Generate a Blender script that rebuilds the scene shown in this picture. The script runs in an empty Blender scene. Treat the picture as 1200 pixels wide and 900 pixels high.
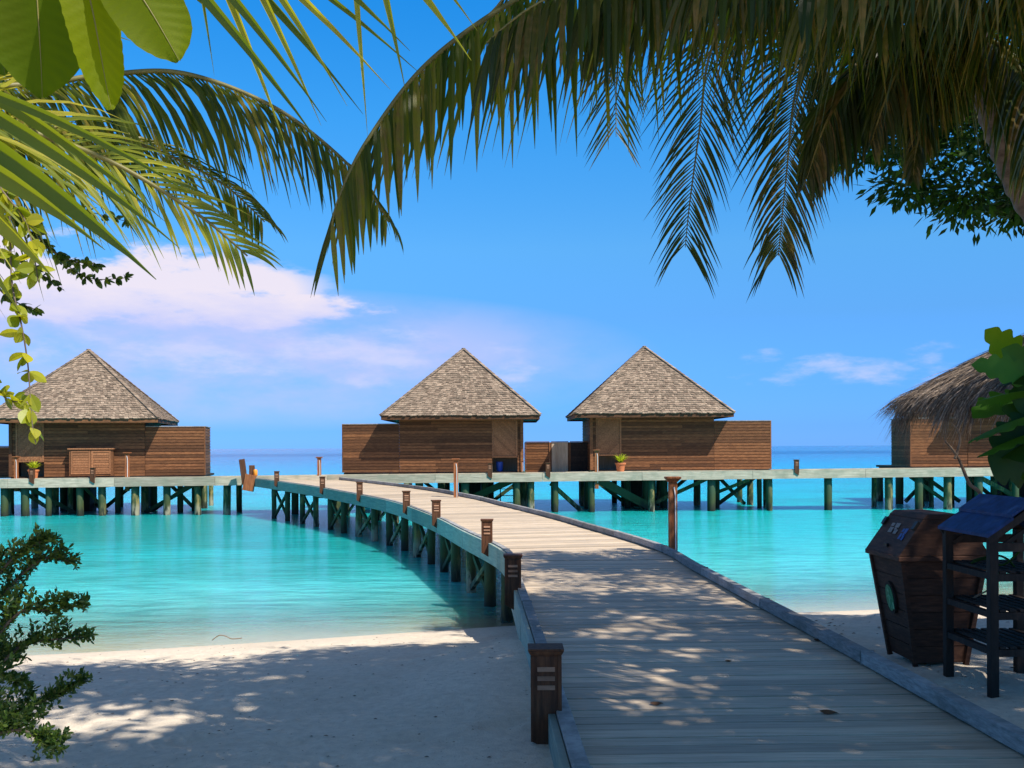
import bpy, math, random
from mathutils import Vector, Matrix, noise
R = math.radians
random.seed(7)
scene = bpy.context.scene
COL = scene.collection
# ------------------------------------------------------------------ camera
F = 1200.0; ROLL = 0.0055; HZ = 524.0; CAMZ = 1.6
cr, sr = math.cos(ROLL), math.sin(ROLL)
cam = bpy.data.cameras.new('camera'); co = bpy.data.objects.new('camera', cam); COL.objects.link(co)
co.matrix_world = Matrix(((cr, sr, 0, 0), (0, 0, -1, 0), (-sr, cr, 0, CAMZ), (0, 0, 0, 1)))
cam.sensor_width = 36; cam.lens = 36; cam.shift_y = (HZ - 450) / 1200
cam.clip_start = 0.05; cam.clip_end = 20000
scene.camera = co
# ------------------------------------------------------------------ view + sun + sky
scene.view_settings.view_transform = 'Standard'; scene.view_settings.look = 'None'
scene.view_settings.exposure = 0.5; scene.view_settings.gamma = 1
SUN_TO = Vector((0.58, -0.54, 1.0)).normalized()
sl = bpy.data.lights.new('sun', 'SUN'); sl.energy = 4.9; sl.angle = R(0.53); sl.color = (1.0, 0.94, 0.84)
so = bpy.data.objects.new('sun', sl); COL.objects.link(so)
so.rotation_euler = SUN_TO.to_track_quat('Z', 'Y').to_euler(); so.location = (6, -6, 20)

world = bpy.data.worlds.new('World'); scene.world = world; world.use_nodes = True
nt = world.node_tree; nt.nodes.clear()
class NB:
    """tiny node helper"""
    def __init__(s, nt): s.nt = nt
    def n(s, typ, **kw):
        nd = s.nt.nodes.new(typ)
        for k, v in kw.items():
            if k.startswith('i_'):
                nd.inputs[k[2:].replace('_', ' ')].default_value = v
            else: setattr(nd, k, v)
        return nd
    def l(s, a, b): s.nt.links.new(a, b); return b
    def put(s, sock, v):
        if isinstance(v, bpy.types.NodeSocket): s.nt.links.new(v, sock)
        else: sock.default_value = v
    def m(s, op, a, b=0.0, c=None, clamp=False):
        nd = s.nt.nodes.new('ShaderNodeMath'); nd.operation = op; nd.use_clamp = clamp
        s.put(nd.inputs[0], a); s.put(nd.inputs[1], b)
        if c is not None: s.put(nd.inputs[2], c)
        return nd.outputs[0]
    def mix(s, fac, a, b, mode='MIX'):
        nd = s.nt.nodes.new('ShaderNodeMix'); nd.data_type = 'RGBA'; nd.blend_type = mode
        s.put(nd.inputs[0], fac)
        for i, v in ((6, a), (7, b)):
            if isinstance(v, tuple): v = (*v[:3], 1)
            s.put(nd.inputs[i], v)
        return nd.outputs[2]
    def ramp(s, fac, stops, interp='LINEAR'):
        nd = s.nt.nodes.new('ShaderNodeValToRGB'); nd.color_ramp.interpolation = interp
        el = nd.color_ramp.elements
        while len(el) < len(stops): el.new(0.5)
        for e, (p, c) in zip(el, stops):
            e.position = p; e.color = (*c, 1) if isinstance(c, tuple) else (c, c, c, 1)
        s.put(nd.inputs[0], fac); return nd.outputs[0]
    def noise(s, vec, scale, detail=4, rough=0.55, dim='3D'):
        nd = s.nt.nodes.new('ShaderNodeTexNoise'); nd.noise_dimensions = dim
        s.put(nd.inputs['Vector'], vec)
        nd.inputs['Scale'].default_value = scale; nd.inputs['Detail'].default_value = detail
        nd.inputs['Roughness'].default_value = rough
        return nd.outputs['Fac']
    def mapping(s, vec, scale=(1, 1, 1), loc=(0, 0, 0), rot=(0, 0, 0)):
        nd = s.nt.nodes.new('ShaderNodeMapping'); s.put(nd.inputs[0], vec)
        nd.inputs['Scale'].default_value = scale; nd.inputs['Location'].default_value = loc
        nd.inputs['Rotation'].default_value = rot
        return nd.outputs[0]
W = NB(nt)
sky = W.n('ShaderNodeTexSky', sky_type='NISHITA'); sky.sun_disc = False
sky.sun_elevation = math.asin(SUN_TO.z); sky.sun_rotation = math.atan2(SUN_TO.x, SUN_TO.y)
sky.air_density = 1.0; sky.dust_density = 0.3; sky.ozone_density = 2.0
tc = W.n('ShaderNodeTexCoord'); gv = tc.outputs['Generated']
sx = W.n('ShaderNodeSeparateXYZ'); W.l(gv, sx.inputs[0])
dx, dy, dz = sx.outputs
az = W.m('ARCTAN2', dx, dy); el = W.m('ARCSINE', dz)
elc = W.m('MAXIMUM', el, 0.0)
# colour grade of the sky by elevation (unseen part overhead made warm to tint the shade)
grade = W.ramp(elc, [(0.0, (0.21, 0.58, 1.75)), (0.018, (0.185, 0.51, 1.5)), (0.055, (0.20, 0.53, 1.37)), (0.125, (0.27, 0.63, 1.12)), (0.19, (0.33, 0.81, 1.2)), (0.31, (0.20, 0.93, 1.45)), (0.42, (0.09, 0.93, 1.6)), (0.50, (0.35, 0.85, 1.3)), (0.65, (0.95, 0.85, 0.86)), (1.0, (1.15, 0.90, 0.78))])
skyc = W.mix(1.0, sky.outputs[0], grade, 'MULTIPLY')
# clouds
cv = W.mapping(gv, scale=(1.0, 1.0, 2.6))
n1 = W.noise(cv, 7.5, 7, 0.58)
n2 = W.noise(W.mapping(gv, scale=(1, 1, 3.2), loc=(3, 1, 2)), 16, 6, 0.6)
def blob(a0, e0, ra, re, pw=1.0):
    u = W.m('DIVIDE', W.m('SUBTRACT', az, a0), ra); v = W.m('DIVIDE', W.m('SUBTRACT', el, e0), re)
    d = W.m('ADD', W.m('MULTIPLY', u, u), W.m('MULTIPLY', v, v))
    return W.m('MULTIPLY', W.m('SUBTRACT', 1.0, d, clamp=True), pw)
bank = W.m('MAXIMUM', blob(-0.38, 0.150, 0.22, 0.045), blob(-0.23, 0.130, 0.14, 0.021))
bank = W.m('MAXIMUM', bank, blob(-0.52, 0.165, 0.2, 0.05))
c1 = W.m('ADD', W.m('MULTIPLY', bank, 0.75), W.m('MULTIPLY', W.m('SUBTRACT', W.m('ADD', W.m('MULTIPLY', n1, 0.5), W.m('MULTIPLY', n2, 0.5)), 0.5), 3.0))
c1 = W.m('MULTIPLY', W.ramp(c1, [(0.14, 0.0), (0.55, 0.95)], 'EASE'), W.m('MULTIPLY', bank, 2.6, clamp=True))
veil = W.m('MAXIMUM', blob(-0.25, 0.085, 0.40, 0.07, 0.95), blob(-0.5, 0.09, 0.3, 0.07, 0.9))
puffs = W.m('MAXIMUM', blob(0.30, 0.068, 0.12, 0.02), W.m('MAXIMUM', blob(-0.13, 0.085, 0.07, 0.035), blob(0.0, 0.075, 0.06, 0.035, 0.7)))
puffs = W.m('MAXIMUM', puffs, blob(0.24, 0.082, 0.03, 0.012))
puffs = W.m('MAXIMUM', puffs, blob(0.42, 0.075, 0.09, 0.03, 0.8))
puffs = W.m('MAXIMUM', puffs, W.m('MAXIMUM', blob(-0.17, 0.10, 0.12, 0.03), blob(-0.33, 0.085, 0.2, 0.03, 0.8)))
c2 = W.m('ADD', W.m('MULTIPLY', puffs, 0.5), W.m('MULTIPLY', W.m('SUBTRACT', n2, 0.5), 1.6))
c2 = W.m('MULTIPLY', W.ramp(c2, [(0.15, 0.0), (0.75, 0.6)], 'EASE'), W.m('MULTIPLY', puffs, 3.0, clamp=True))
c3 = W.m('MULTIPLY', W.m('MULTIPLY', veil, W.ramp(n1, [(0.30, 0.25), (0.62, 1.0)])), 0.95)
skyc = W.mix(c3, skyc, (4.3, 4.4, 6.7))
skyc = W.mix(c2, skyc, (5.2, 5.2, 8.2))
shadeb = W.ramp(W.m('ADD', W.m('MULTIPLY', W.m('SUBTRACT', el, 0.115), 11.0), W.m('MULTIPLY', n2, 0.55)), [(0.25, (4.2, 4.5, 7.0)), (0.62, (6.6, 5.9, 6.5))])
skyc = W.mix(W.m('MULTIPLY', c1, 0.95), skyc, shadeb)
bg = W.n('ShaderNodeBackground'); W.l(skyc, bg.inputs[0]); bg.inputs[1].default_value = 0.10
ow = W.n('ShaderNodeOutputWorld'); W.l(bg.outputs[0], ow.inputs[0])

# ------------------------------------------------------------------ pixel helpers (survey of the photograph)
def at(px, py, Y):
    a = (px - 600) / F; b = (HZ - py) / F
    return Vector(((a * cr + b * sr) * Y, Y, (-a * sr + b * cr) * Y + CAMZ))
# ------------------------------------------------------------------ mesh builder
class MB:
    def __init__(s): s.v = []; s.f = []; s.r = []
    def add(s, vs, fs, r=None):
        n = len(s.v); s.v += [tuple(v) for v in vs]
        if r is None: r = random.random()
        for f in fs: s.f.append(tuple(i + n for i in f)); s.r.append(r)
    def hexa(s, p, r=None):   # p: 4 bottom then 4 top corners, ccw
        s.add(p, [(3, 2, 1, 0), (4, 5, 6, 7), (0, 1, 5, 4), (1, 2, 6, 5), (2, 3, 7, 6), (3, 0, 4, 7)], r)
    def box(s, x0, x1, y0, y1, z0, z1, r=None):
        s.hexa([(x0, y0, z0), (x1, y0, z0), (x1, y1, z0), (x0, y1, z0), (x0, y0, z1), (x1, y0, z1), (x1, y1, z1), (x0, y1, z1)], r)
    def beam(s, a, b, w, h, r=None, up=Vector((0, 0, 1))):
        a = Vector(a); b = Vector(b); d = (b - a).normalized()
        if abs(d.dot(up)) > 0.98: up = Vector((0, 1, 0))
        sd = d.cross(up).normalized() * w / 2; u = sd.cross(d).normalized() * h / 2
        s.hexa([a - sd - u, a + sd - u, b + sd - u, b - sd - u, a - sd + u, a + sd + u, b + sd + u, b - sd + u], r)
    def tube(s, pts, rads, seg=8, r=None, cap=True, wob=0.0):
        pts = [Vector(p) for p in pts]; n = len(s.v); ref = Vector((0.31, 0.95, 0.05))
        for i, p in enumerate(pts):
            t = (pts[min(i + 1, len(pts) - 1)] - pts[max(i - 1, 0)]).normalized()
            q = ref if abs(t.dot(ref)) < 0.95 else Vector((1, 0, 0))
            a = t.cross(q).normalized(); b = t.cross(a)
            for k in range(seg):
                th = 2 * math.pi * k / seg; rr = rads[i] * (1 + random.uniform(-wob, wob))
                s.v.append(tuple(p + (a * math.cos(th) + b * math.sin(th)) * rr))
        if r is None: r = random.random()
        for i in range(len(pts) - 1):
            for k in range(seg):
                k2 = (k + 1) % seg
                s.f.append((n + i * seg + k, n + i * seg + k2, n + (i + 1) * seg + k2, n + (i + 1) * seg + k)); s.r.append(r)
        if cap:
            s.f.append(tuple(n + k for k in reversed(range(seg)))); s.r.append(r)
            m = n + (len(pts) - 1) * seg
            s.f.append(tuple(m + k for k in range(seg))); s.r.append(r)
    def xf(s, fn): s.v = [tuple(fn(Vector(v))) for v in s.v]; return s
    def build(s, name, mat, parent=None, smooth=False, bevel=0.0):
        me = bpy.data.meshes.new(name); me.from_pydata(s.v, [], s.f); me.update()
        a = me.attributes.new('rnd', 'FLOAT', 'FACE'); a.data.foreach_set('value', s.r)
        if smooth: me.polygons.foreach_set('use_smooth', [True] * len(s.f))
        me.materials.append(mat)
        o = bpy.data.objects.new(name, me); COL.objects.link(o)
        if parent is not None: o.parent = parent
        if bevel > 0:
            bv = o.modifiers.new('bevel', 'BEVEL'); bv.width = bevel; bv.segments = 2; bv.limit_method = 'ANGLE'
        return o
def tag(o, label=None, cat=None, group=None, kind=None):
    if label: o['label'] = label
    if cat: o['category'] = cat
    if group: o['group'] = group
    if kind: o['kind'] = kind
    return o
def thing(name, loc, rz, label, cat, group=None):
    o = bpy.data.objects.new(name, None); COL.objects.link(o)
    o.empty_display_size = 0.2; o.location = loc; o.rotation_euler = (0, 0, rz)
    return tag(o, label, cat, group)
def dup(root, loc, rz, label, group=None, scale=None):
    r = root.copy(); COL.objects.link(r); r.location = loc; r.rotation_euler = (0, 0, rz); r['label'] = label
    if scale: r.scale = scale
    if group: r['group'] = group
    for ch in [o for o in bpy.data.objects if o.parent == root]:
        c = ch.copy(); COL.objects.link(c); c.parent = r
        for g in [o for o in bpy.data.objects if o.parent == ch]:
            d = g.copy(); COL.objects.link(d); d.parent = c
    return r
# ------------------------------------------------------------------ materials
def newmat(name):
    m = bpy.data.materials.new(name); m.use_nodes = True; m.node_tree.nodes.clear(); return m, NB(m.node_tree)
def finish(N, sh):
    o = N.n('ShaderNodeOutputMaterial'); N.l(sh, o.inputs[0])
def princ(N, col, rough=0.7, bump=None, bstr=0.3, bdist=0.01, spec=0.3, metal=0.0):
    p = N.n('ShaderNodeBsdfPrincipled')
    N.put(p.inputs['Base Color'], (*col, 1) if isinstance(col, tuple) else col)
    N.put(p.inputs['Roughness'], rough); p.inputs['Specular IOR Level'].default_value = spec; p.inputs['Metallic'].default_value = metal
    if bump is not None:
        b = N.n('ShaderNodeBump'); b.inputs['Strength'].default_value = bstr; b.inputs['Distance'].default_value = bdist
        N.l(bump, b.inputs['Height']); N.l(b.outputs[0], p.inputs['Normal'])
    return p
def obc(N): return N.n('ShaderNodeTexCoord').outputs['Object']
def geo(N): return N.n('ShaderNodeNewGeometry').outputs['Position']
def rnd(N):
    a = N.n('ShaderNodeAttribute'); a.attribute_name = 'rnd'; return a.outputs['Fac']
def wood(name, c0, c1, c2, grain=(3, 40, 40), rough=0.75, bstr=0.5, blotch=1.2, blotchc=None, bamt=0.5, vmin=0.75, vmax=1.2):
    m, N = newmat(name); v = obc(N)
    rv = rnd(N)
    # shift the grain for every board so that no two look alike
    off = N.n('ShaderNodeCombineXYZ'); 
    for i in range(3): N.l(N.m('MULTIPLY', rv, 37.0 + 11 * i), off.inputs[i])
    va = N.n('ShaderNodeVectorMath', operation='ADD'); N.l(v, va.inputs[0]); N.l(off.outputs[0], va.inputs[1])
    g = N.noise(N.mapping(va.outputs[0], scale=grain), 1.0, 6, 0.65)
    g2 = N.noise(va.outputs[0], blotch, 5, 0.6)
    c = N.ramp(g, [(0.28, c0), (0.52, c1), (0.75, c2)])
    k = N.m('ADD', vmin, N.m('MULTIPLY', rv, vmax - vmin))
    hs = N.n('ShaderNodeHueSaturation'); N.l(c, hs.inputs['Color']); N.l(k, hs.inputs['Value'])
    c = hs.outputs[0]
    if blotchc: c = N.mix(N.m('MULTIPLY', N.ramp(g2, [(0.45, 0.0), (0.72, 1.0)]), bamt), c, blotchc)
    finish(N, princ(N, c, rough, g, bstr, 0.004).outputs[0]); return m
M = {}
M['deck'] = wood('deck_planks', (0.38, 0.285, 0.19), (0.58, 0.455, 0.32), (0.70, 0.57, 0.42), grain=(2.2, 42, 30), blotch=0.9, blotchc=(0.27, 0.24, 0.20), bamt=0.42, vmin=0.70, vmax=1.13, bstr=0.6, rough=0.62)
M['kerb'] = wood('weathered_kerb', (0.15, 0.15, 0.15), (0.30, 0.29, 0.28), (0.46, 0.44, 0.41), grain=(9, 9, 60), blotch=2.5, blotchc=(0.08, 0.09, 0.07), bamt=0.6)
M['fascia'] = wood('weathered_fascia', (0.16, 0.23, 0.21), (0.26, 0.33, 0.29), (0.40, 0.44, 0.36), grain=(2.5, 2.5, 28), blotch=1.6, blotchc=(0.36, 0.35, 0.24), bamt=0.5)
M['clad'] = wood('brown_cladding', (0.085, 0.034, 0.013), (0.165, 0.068, 0.025), (0.265, 0.118, 0.046), grain=(5, 5, 30), blotch=1.5, blotchc=(0.10, 0.042, 0.02), bamt=0.35, vmin=0.5, vmax=1.4)
M['panel'] = wood('door_panel_wood', (0.17, 0.075, 0.032), (0.30, 0.13, 0.055), (0.42, 0.20, 0.09), grain=(20, 20, 20), vmin=0.75, vmax=1.15)
M['bollard'] = wood('bollard_wood', (0.040, 0.016, 0.008), (0.10, 0.038, 0.016), (0.17, 0.068, 0.028), grain=(40, 40, 4), vmin=0.8, vmax=1.15)
M['post'] = wood('post_wood', (0.13, 0.042, 0.014), (0.29, 0.10, 0.035), (0.42, 0.17, 0.06), grain=(40, 40, 3), vmin=0.85, vmax=1.1)
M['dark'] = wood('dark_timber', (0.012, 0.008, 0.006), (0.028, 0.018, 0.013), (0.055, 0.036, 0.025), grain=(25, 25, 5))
M['bin'] = wood('bin_timber', (0.030, 0.013, 0.008), (0.072, 0.030, 0.017), (0.13, 0.060, 0.034), grain=(8, 8, 50))
M['inner'] = wood('porch_board', (0.22, 0.18, 0.13), (0.36, 0.31, 0.24), (0.46, 0.40, 0.32), grain=(40, 40, 3))
M['light_screen'] = wood('pale_screen', (0.36, 0.25, 0.15), (0.52, 0.38, 0.25), (0.62, 0.47, 0.32), grain=(40, 40, 3))
M['shingle'] = wood('cedar_shingles', (0.13, 0.090, 0.060), (0.26, 0.195, 0.140), (0.42, 0.335, 0.25), grain=(22, 22, 8), vmin=0.55, vmax=1.35, blotch=1.4, blotchc=(0.17, 0.105, 0.075), bamt=0.45, bstr=0.8, rough=0.85)
M['slot'] = wood('louvre_slats', (0.22, 0.11, 0.06), (0.32, 0.17, 0.10), (0.42, 0.23, 0.14), grain=(5, 5, 30))
M['trunk'] = wood('palm_trunk', (0.10, 0.065, 0.045), (0.20, 0.14, 0.10), (0.30, 0.22, 0.17), grain=(7, 7, 22), bstr=1.0)
M['bark'] = wood('bark', (0.06, 0.045, 0.03), (0.12, 0.09, 0.065), (0.2, 0.16, 0.12), grain=(18, 18, 3), bstr=1.0)
M['drift'] = wood('driftwood', (0.10, 0.06, 0.035), (0.2, 0.13, 0.08), (0.3, 0.21, 0.14), grain=(14, 14, 14))
def simple(name, col, rough=0.6, metal=0.0, spec=0.4, var=0.25, sc=6):
    m, N = newmat(name); g = N.noise(obc(N), sc, 5, 0.6)
    c = N.mix(N.ramp(g, [(0.3, 0.0), (0.7, 1.0)]), tuple(x * (1 - var) for x in col), tuple(x * (1 + var) for x in col))
    finish(N, princ(N, c, rough, g, 0.2, 0.003, spec, metal).outputs[0]); return m
M['terracotta'] = simple('terracotta', (0.50, 0.17, 0.065), 0.8)
M['soil'] = simple('soil', (0.05, 0.03, 0.02), 0.95)
M['metal'] = simple('steel', (0.55, 0.55, 0.55), 0.35, 0.9)
M['ironmetal'] = simple('black_iron', (0.02, 0.018, 0.016), 0.5, 0.6)
M['blue_roof'] = simple('blue_painted_boards', (0.012, 0.040, 0.13), 0.6, var=0.45, sc=14, spec=0.2)
M['blue_bin'] = simple('blue_plastic', (0.02, 0.09, 0.45), 0.4)
M['green_sign'] = simple('green_enamel', (0.012, 0.20, 0.085), 0.4)
M['pale_sign'] = simple('pale_enamel', (0.10, 0.38, 0.20), 0.4)
M['blue_mark'] = simple('blue_sticker', (0.02, 0.06, 0.22), 0.6, var=0.5, sc=60)
M['grey_mark'] = simple('pale_print', (0.22, 0.17, 0.14), 0.6, var=0.5, sc=60)
M['white_glass'] = simple('milky_glass', (0.75, 0.75, 0.72), 0.25, var=0.05)
M['amber'] = simple('amber_glass', (0.75, 0.28, 0.03), 0.3, var=0.2)
def pilemat():
    m, N = newmat('mossy_pile'); p = geo(N); s = N.n('ShaderNodeSeparateXYZ'); N.l(p, s.inputs[0]); z = s.outputs[2]
    rv = rnd(N); nz = N.noise(N.mapping(p, scale=(5, 5, 1.4)), 1.3, 6, 0.65); nf = N.noise(N.mapping(p, scale=(30, 30, 4)), 1.0, 4, 0.6)
    zz = N.m('ADD', z, N.m('MULTIPLY', N.m('SUBTRACT', nz, 0.5), 0.8))
    c = N.ramp(N.m('MULTIPLY_ADD', zz, 0.6, 0.65), [(0.03, (0.012, 0.014, 0.010)), (0.16, (0.030, 0.034, 0.018)), (0.26, (0.055, 0.075, 0.022)), (0.55, (0.050, 0.095, 0.045)), (0.9, (0.07, 0.11, 0.075))])
    oc = N.m('MULTIPLY', N.ramp(nz, [(0.50, 0.0), (0.60, 1.0)]), N.ramp(rv, [(0.35, 0.0), (0.75, 0.9)]))
    c = N.mix(oc, c, (0.36, 0.27, 0.09))
    wl = N.m('MULTIPLY', N.m('MULTIPLY', N.ramp(N.m('ADD', z, 1.4), [(0.36, 0.0), (0.42, 1.0), (0.72, 1.0), (0.9, 0.0)]), N.ramp(nz, [(0.44, 0.0), (0.53, 1.0)])), N.ramp(rv, [(0.5, 0.0), (0.8, 0.75)]))
    c = N.mix(wl, c, (0.42, 0.38, 0.28))
    c = N.mix(N.m('MULTIPLY', nf, 0.5), c, (0.02, 0.03, 0.015))
    finish(N, princ(N, c, 0.7, nf, 0.7, 0.01).outputs[0]); return m
M['pile'] = pilemat()
def leafmat(name, c0, c1, c2, trans=0.45, rough=0.42, brown=0.0, spec=0.45):
    m, N = newmat(name); rv = rnd(N); g = N.noise(geo(N), 2.2, 3, 0.6); gf = N.noise(geo(N), 30.0, 2, 0.5)
    f = N.m('ADD', N.m('MULTIPLY', rv, 0.6), N.m('MULTIPLY', g, 0.45))
    c = N.ramp(f, [(0.18, c0), (0.5, c1), (0.85, c2)])
    if brown: c = N.mix(N.ramp(N.m('ADD', N.m('MULTIPLY', gf, 0.5), N.m('MULTIPLY', rv, 0.5)), [(0.62, 0.0), (0.80, brown)]), c, (0.20, 0.12, 0.045))
    p = princ(N, c, rough, spec=spec)
    t = N.n('ShaderNodeBsdfTranslucent')
    tcol = N.mix(1.0, c, (1.9, 2.0, 0.7), 'MULTIPLY'); N.l(tcol, t.inputs[0])
    ms = N.n('ShaderNodeMixShader'); ms.inputs[0].default_value = trans
    N.l(p.outputs[0], ms.inputs[1]); N.l(t.outputs[0], ms.inputs[2]); finish(N, ms.outputs[0]); return m
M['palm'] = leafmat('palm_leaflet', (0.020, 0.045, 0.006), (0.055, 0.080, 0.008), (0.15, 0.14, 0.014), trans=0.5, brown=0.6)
M['palm_r'] = leafmat('palm_leaflet_shaded', (0.014, 0.030, 0.005), (0.036, 0.052, 0.006), (0.10, 0.088, 0.011), trans=0.42, brown=0.7)  # darker copy of the palm leaflet, canopy shade put into the colour
M['palm_m'] = leafmat('palm_leaflet_sunny', (0.035, 0.060, 0.008), (0.095, 0.115, 0.011), (0.24, 0.21, 0.02), trans=0.5, brown=0.6)  # brighter copy of the palm leaflet, sunlight put into the colour
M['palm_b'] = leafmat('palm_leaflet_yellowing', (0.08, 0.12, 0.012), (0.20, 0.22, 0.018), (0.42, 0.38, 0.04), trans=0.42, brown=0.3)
M['rachis'] = simple('palm_rachis', (0.16, 0.14, 0.035), 0.5)
M['leaf_dark'] = leafmat('leaf_dark', (0.008, 0.028, 0.006), (0.018, 0.055, 0.010), (0.04, 0.09, 0.012), trans=0.35, rough=.6, spec=.2)
M['leaf_shade'] = leafmat('leaf_canopy', (0.012, 0.045, 0.008), (0.03, 0.08, 0.012), (0.07, 0.13, 0.02), trans=0.25)
M['leaf_bright'] = leafmat('leaf_bright', (0.12, 0.17, 0.010), (0.26, 0.28, 0.016), (0.42, 0.38, 0.025), trans=0.4)
M['leaf_big'] = leafmat('leaf_big', (0.07, 0.11, 0.003), (0.12, 0.16, 0.004), (0.20, 0.23, 0.006), trans=0.65, rough=0.6, spec=0.15)
M['leaf_bush'] = leafmat('leaf_bush', (0.022, 0.055, 0.010), (0.05, 0.10, 0.018), (0.14, 0.19, 0.025), trans=0.3)
M['pot_leaf'] = leafmat('pot_leaf', (0.20, 0.27, 0.02), (0.36, 0.42, 0.03), (0.5, 0.52, 0.05), trans=0.4)
M['thatch'] = wood('thatch', (0.06, 0.042, 0.030), (0.22, 0.165, 0.125), (0.50, 0.40, 0.31), grain=(30, 30, 30), vmin=0.45, vmax=1.5, rough=0.9)
M['deadleaf'] = simple('dead_leaf', (0.10, 0.045, 0.02), 0.8)

# ------------------------------------------------------------------ ground: sand
def shore(x): return 14.75 + 0.27 * x + 0.35 * math.sin(x * 0.5 + 1) * 0.5
def sand_z(x, y):
    s = shore(x) - y
    if s > 0: z = -1.0 + min(0.128 * s, 0.128 * 5.5 + 0.18 * (1 - math.exp(-max(0, s - 5.5) / 1.4)))
    else: z = -1.0 + max(-3.2, 0.075 * s)
    if s > 0.2:
        a = min(1, (s - 0.2) / 1.5)
        z += a * 0.042 * (noise.noise(Vector((x * 1.1, y * 1.1, 0))) + 0.6 * noise.noise(Vector((x * 3.1, y * 3.1, 4))) + 0.25 * noise.noise(Vector((x * 7, y * 7, 9))))
    if -1.2 < x < .35 and y < 11.5:
        w_ = max(0, 1 - abs(x - .2) / 1.3) * min(1, (11.5 - y) / 3); w_ = w_ * w_ * (3 - 2 * w_); z = z * (1 - w_) + (-.085 + .3 * (z + .15)) * w_ if z < -.085 else z
    if s > .4 and -6.5 < x < 6.5 and 2 < y < 15: z += foot(x, y)
    return z
_rf = random.Random(5); FOOT = []
for _k in range(9):
    fx, fy, an = _rf.uniform(-5, 5.5), _rf.uniform(4, 13), _rf.uniform(0, 6.28)
    for _j in range(9): FOOT.append((fx + math.cos(an) * .62 * _j + math.sin(an) * .1 * (-1) ** _j, fy + math.sin(an) * .62 * _j, an)); an += _rf.uniform(-.15, .15)
def foot(x, y):
    h = 0
    for fx, fy, an in FOOT:
        a, b = x - fx, y - fy
        if abs(a) < .4 and abs(b) < .4:
            u = a * math.cos(an) + b * math.sin(an); v = -a * math.sin(an) + b * math.cos(an); q = (u / .17) ** 2 + (v / .085) ** 2
            h += -.032 * math.exp(-q) + .012 * math.exp(-(q - 2.2) ** 2)
    return h
def axis(lo, a, b, hi, step):
    xs = []; x = a
    while x <= b + 1e-6: xs.append(x); x += step
    k = step; x = b
    while x < hi: k *= 1.35; x = min(hi, x + k); xs.append(x)
    k = step; x = a; pre = []
    while x > lo: k *= 1.35; x = max(lo, x - k); pre.append(x)
    return pre[::-1] + xs
def sheet(name, xs, ys, zf, mat):
    mb = MB(); nx = len(xs)
    mb.v = [(x, y, zf(x, y)) for y in ys for x in xs]
    mb.f = [(j * nx + i, j * nx + i + 1, (j + 1) * nx + i + 1, (j + 1) * nx + i) for j in range(len(ys) - 1) for i in range(nx - 1)]
    mb.r = [0.5] * len(mb.f)
    o = mb.build(name, mat, smooth=True); tag(o, kind='structure'); return o
def sandmat():
    m, N = newmat('coral_sand'); p = geo(N)
    s = N.n('ShaderNodeSeparateXYZ'); N.l(p, s.inputs[0])
    a = N.noise(p, 0.9, 5, 0.6); b = N.noise(p, 14, 5, 0.65); c_ = N.noise(p, 90, 3, 0.6); d = N.noise(p, 38, 2, 0.5)
    c = N.mix(a, (0.60, 0.50, 0.38), (0.80, 0.69, 0.55))
    c = N.mix(N.ramp(b, [(0.35, 0.0), (0.7, 0.5)]), c, (0.40, 0.34, 0.27))
    c = N.mix(N.ramp(d, [(0.70, 0.0), (0.74, 0.75)]), c, (0.10, 0.075, 0.05))    # specks of debris
    wet = N.ramp(N.m('ADD', s.outputs[2], 1.0), [(0.0, 1.0), (0.035, 0.7), (0.07, 0.0)])
    c = N.mix(N.m('MULTIPLY', wet, 0.22), c, (0.42, 0.36, 0.28))
    h = N.m('ADD', N.m('MULTIPLY', b, 1.0), N.m('MULTIPLY', c_, 0.35))
    finish(N, princ(N, c, 0.9, h, 0.55, 0.03, spec=0.15).outputs[0]); return m
M['sand'] = sandmat()
sheet('sand', axis(-4000, -7, 7, 4000, 0.07), axis(-400, 3.5, 17, 9000, 0.07), sand_z, M['sand'])
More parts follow.
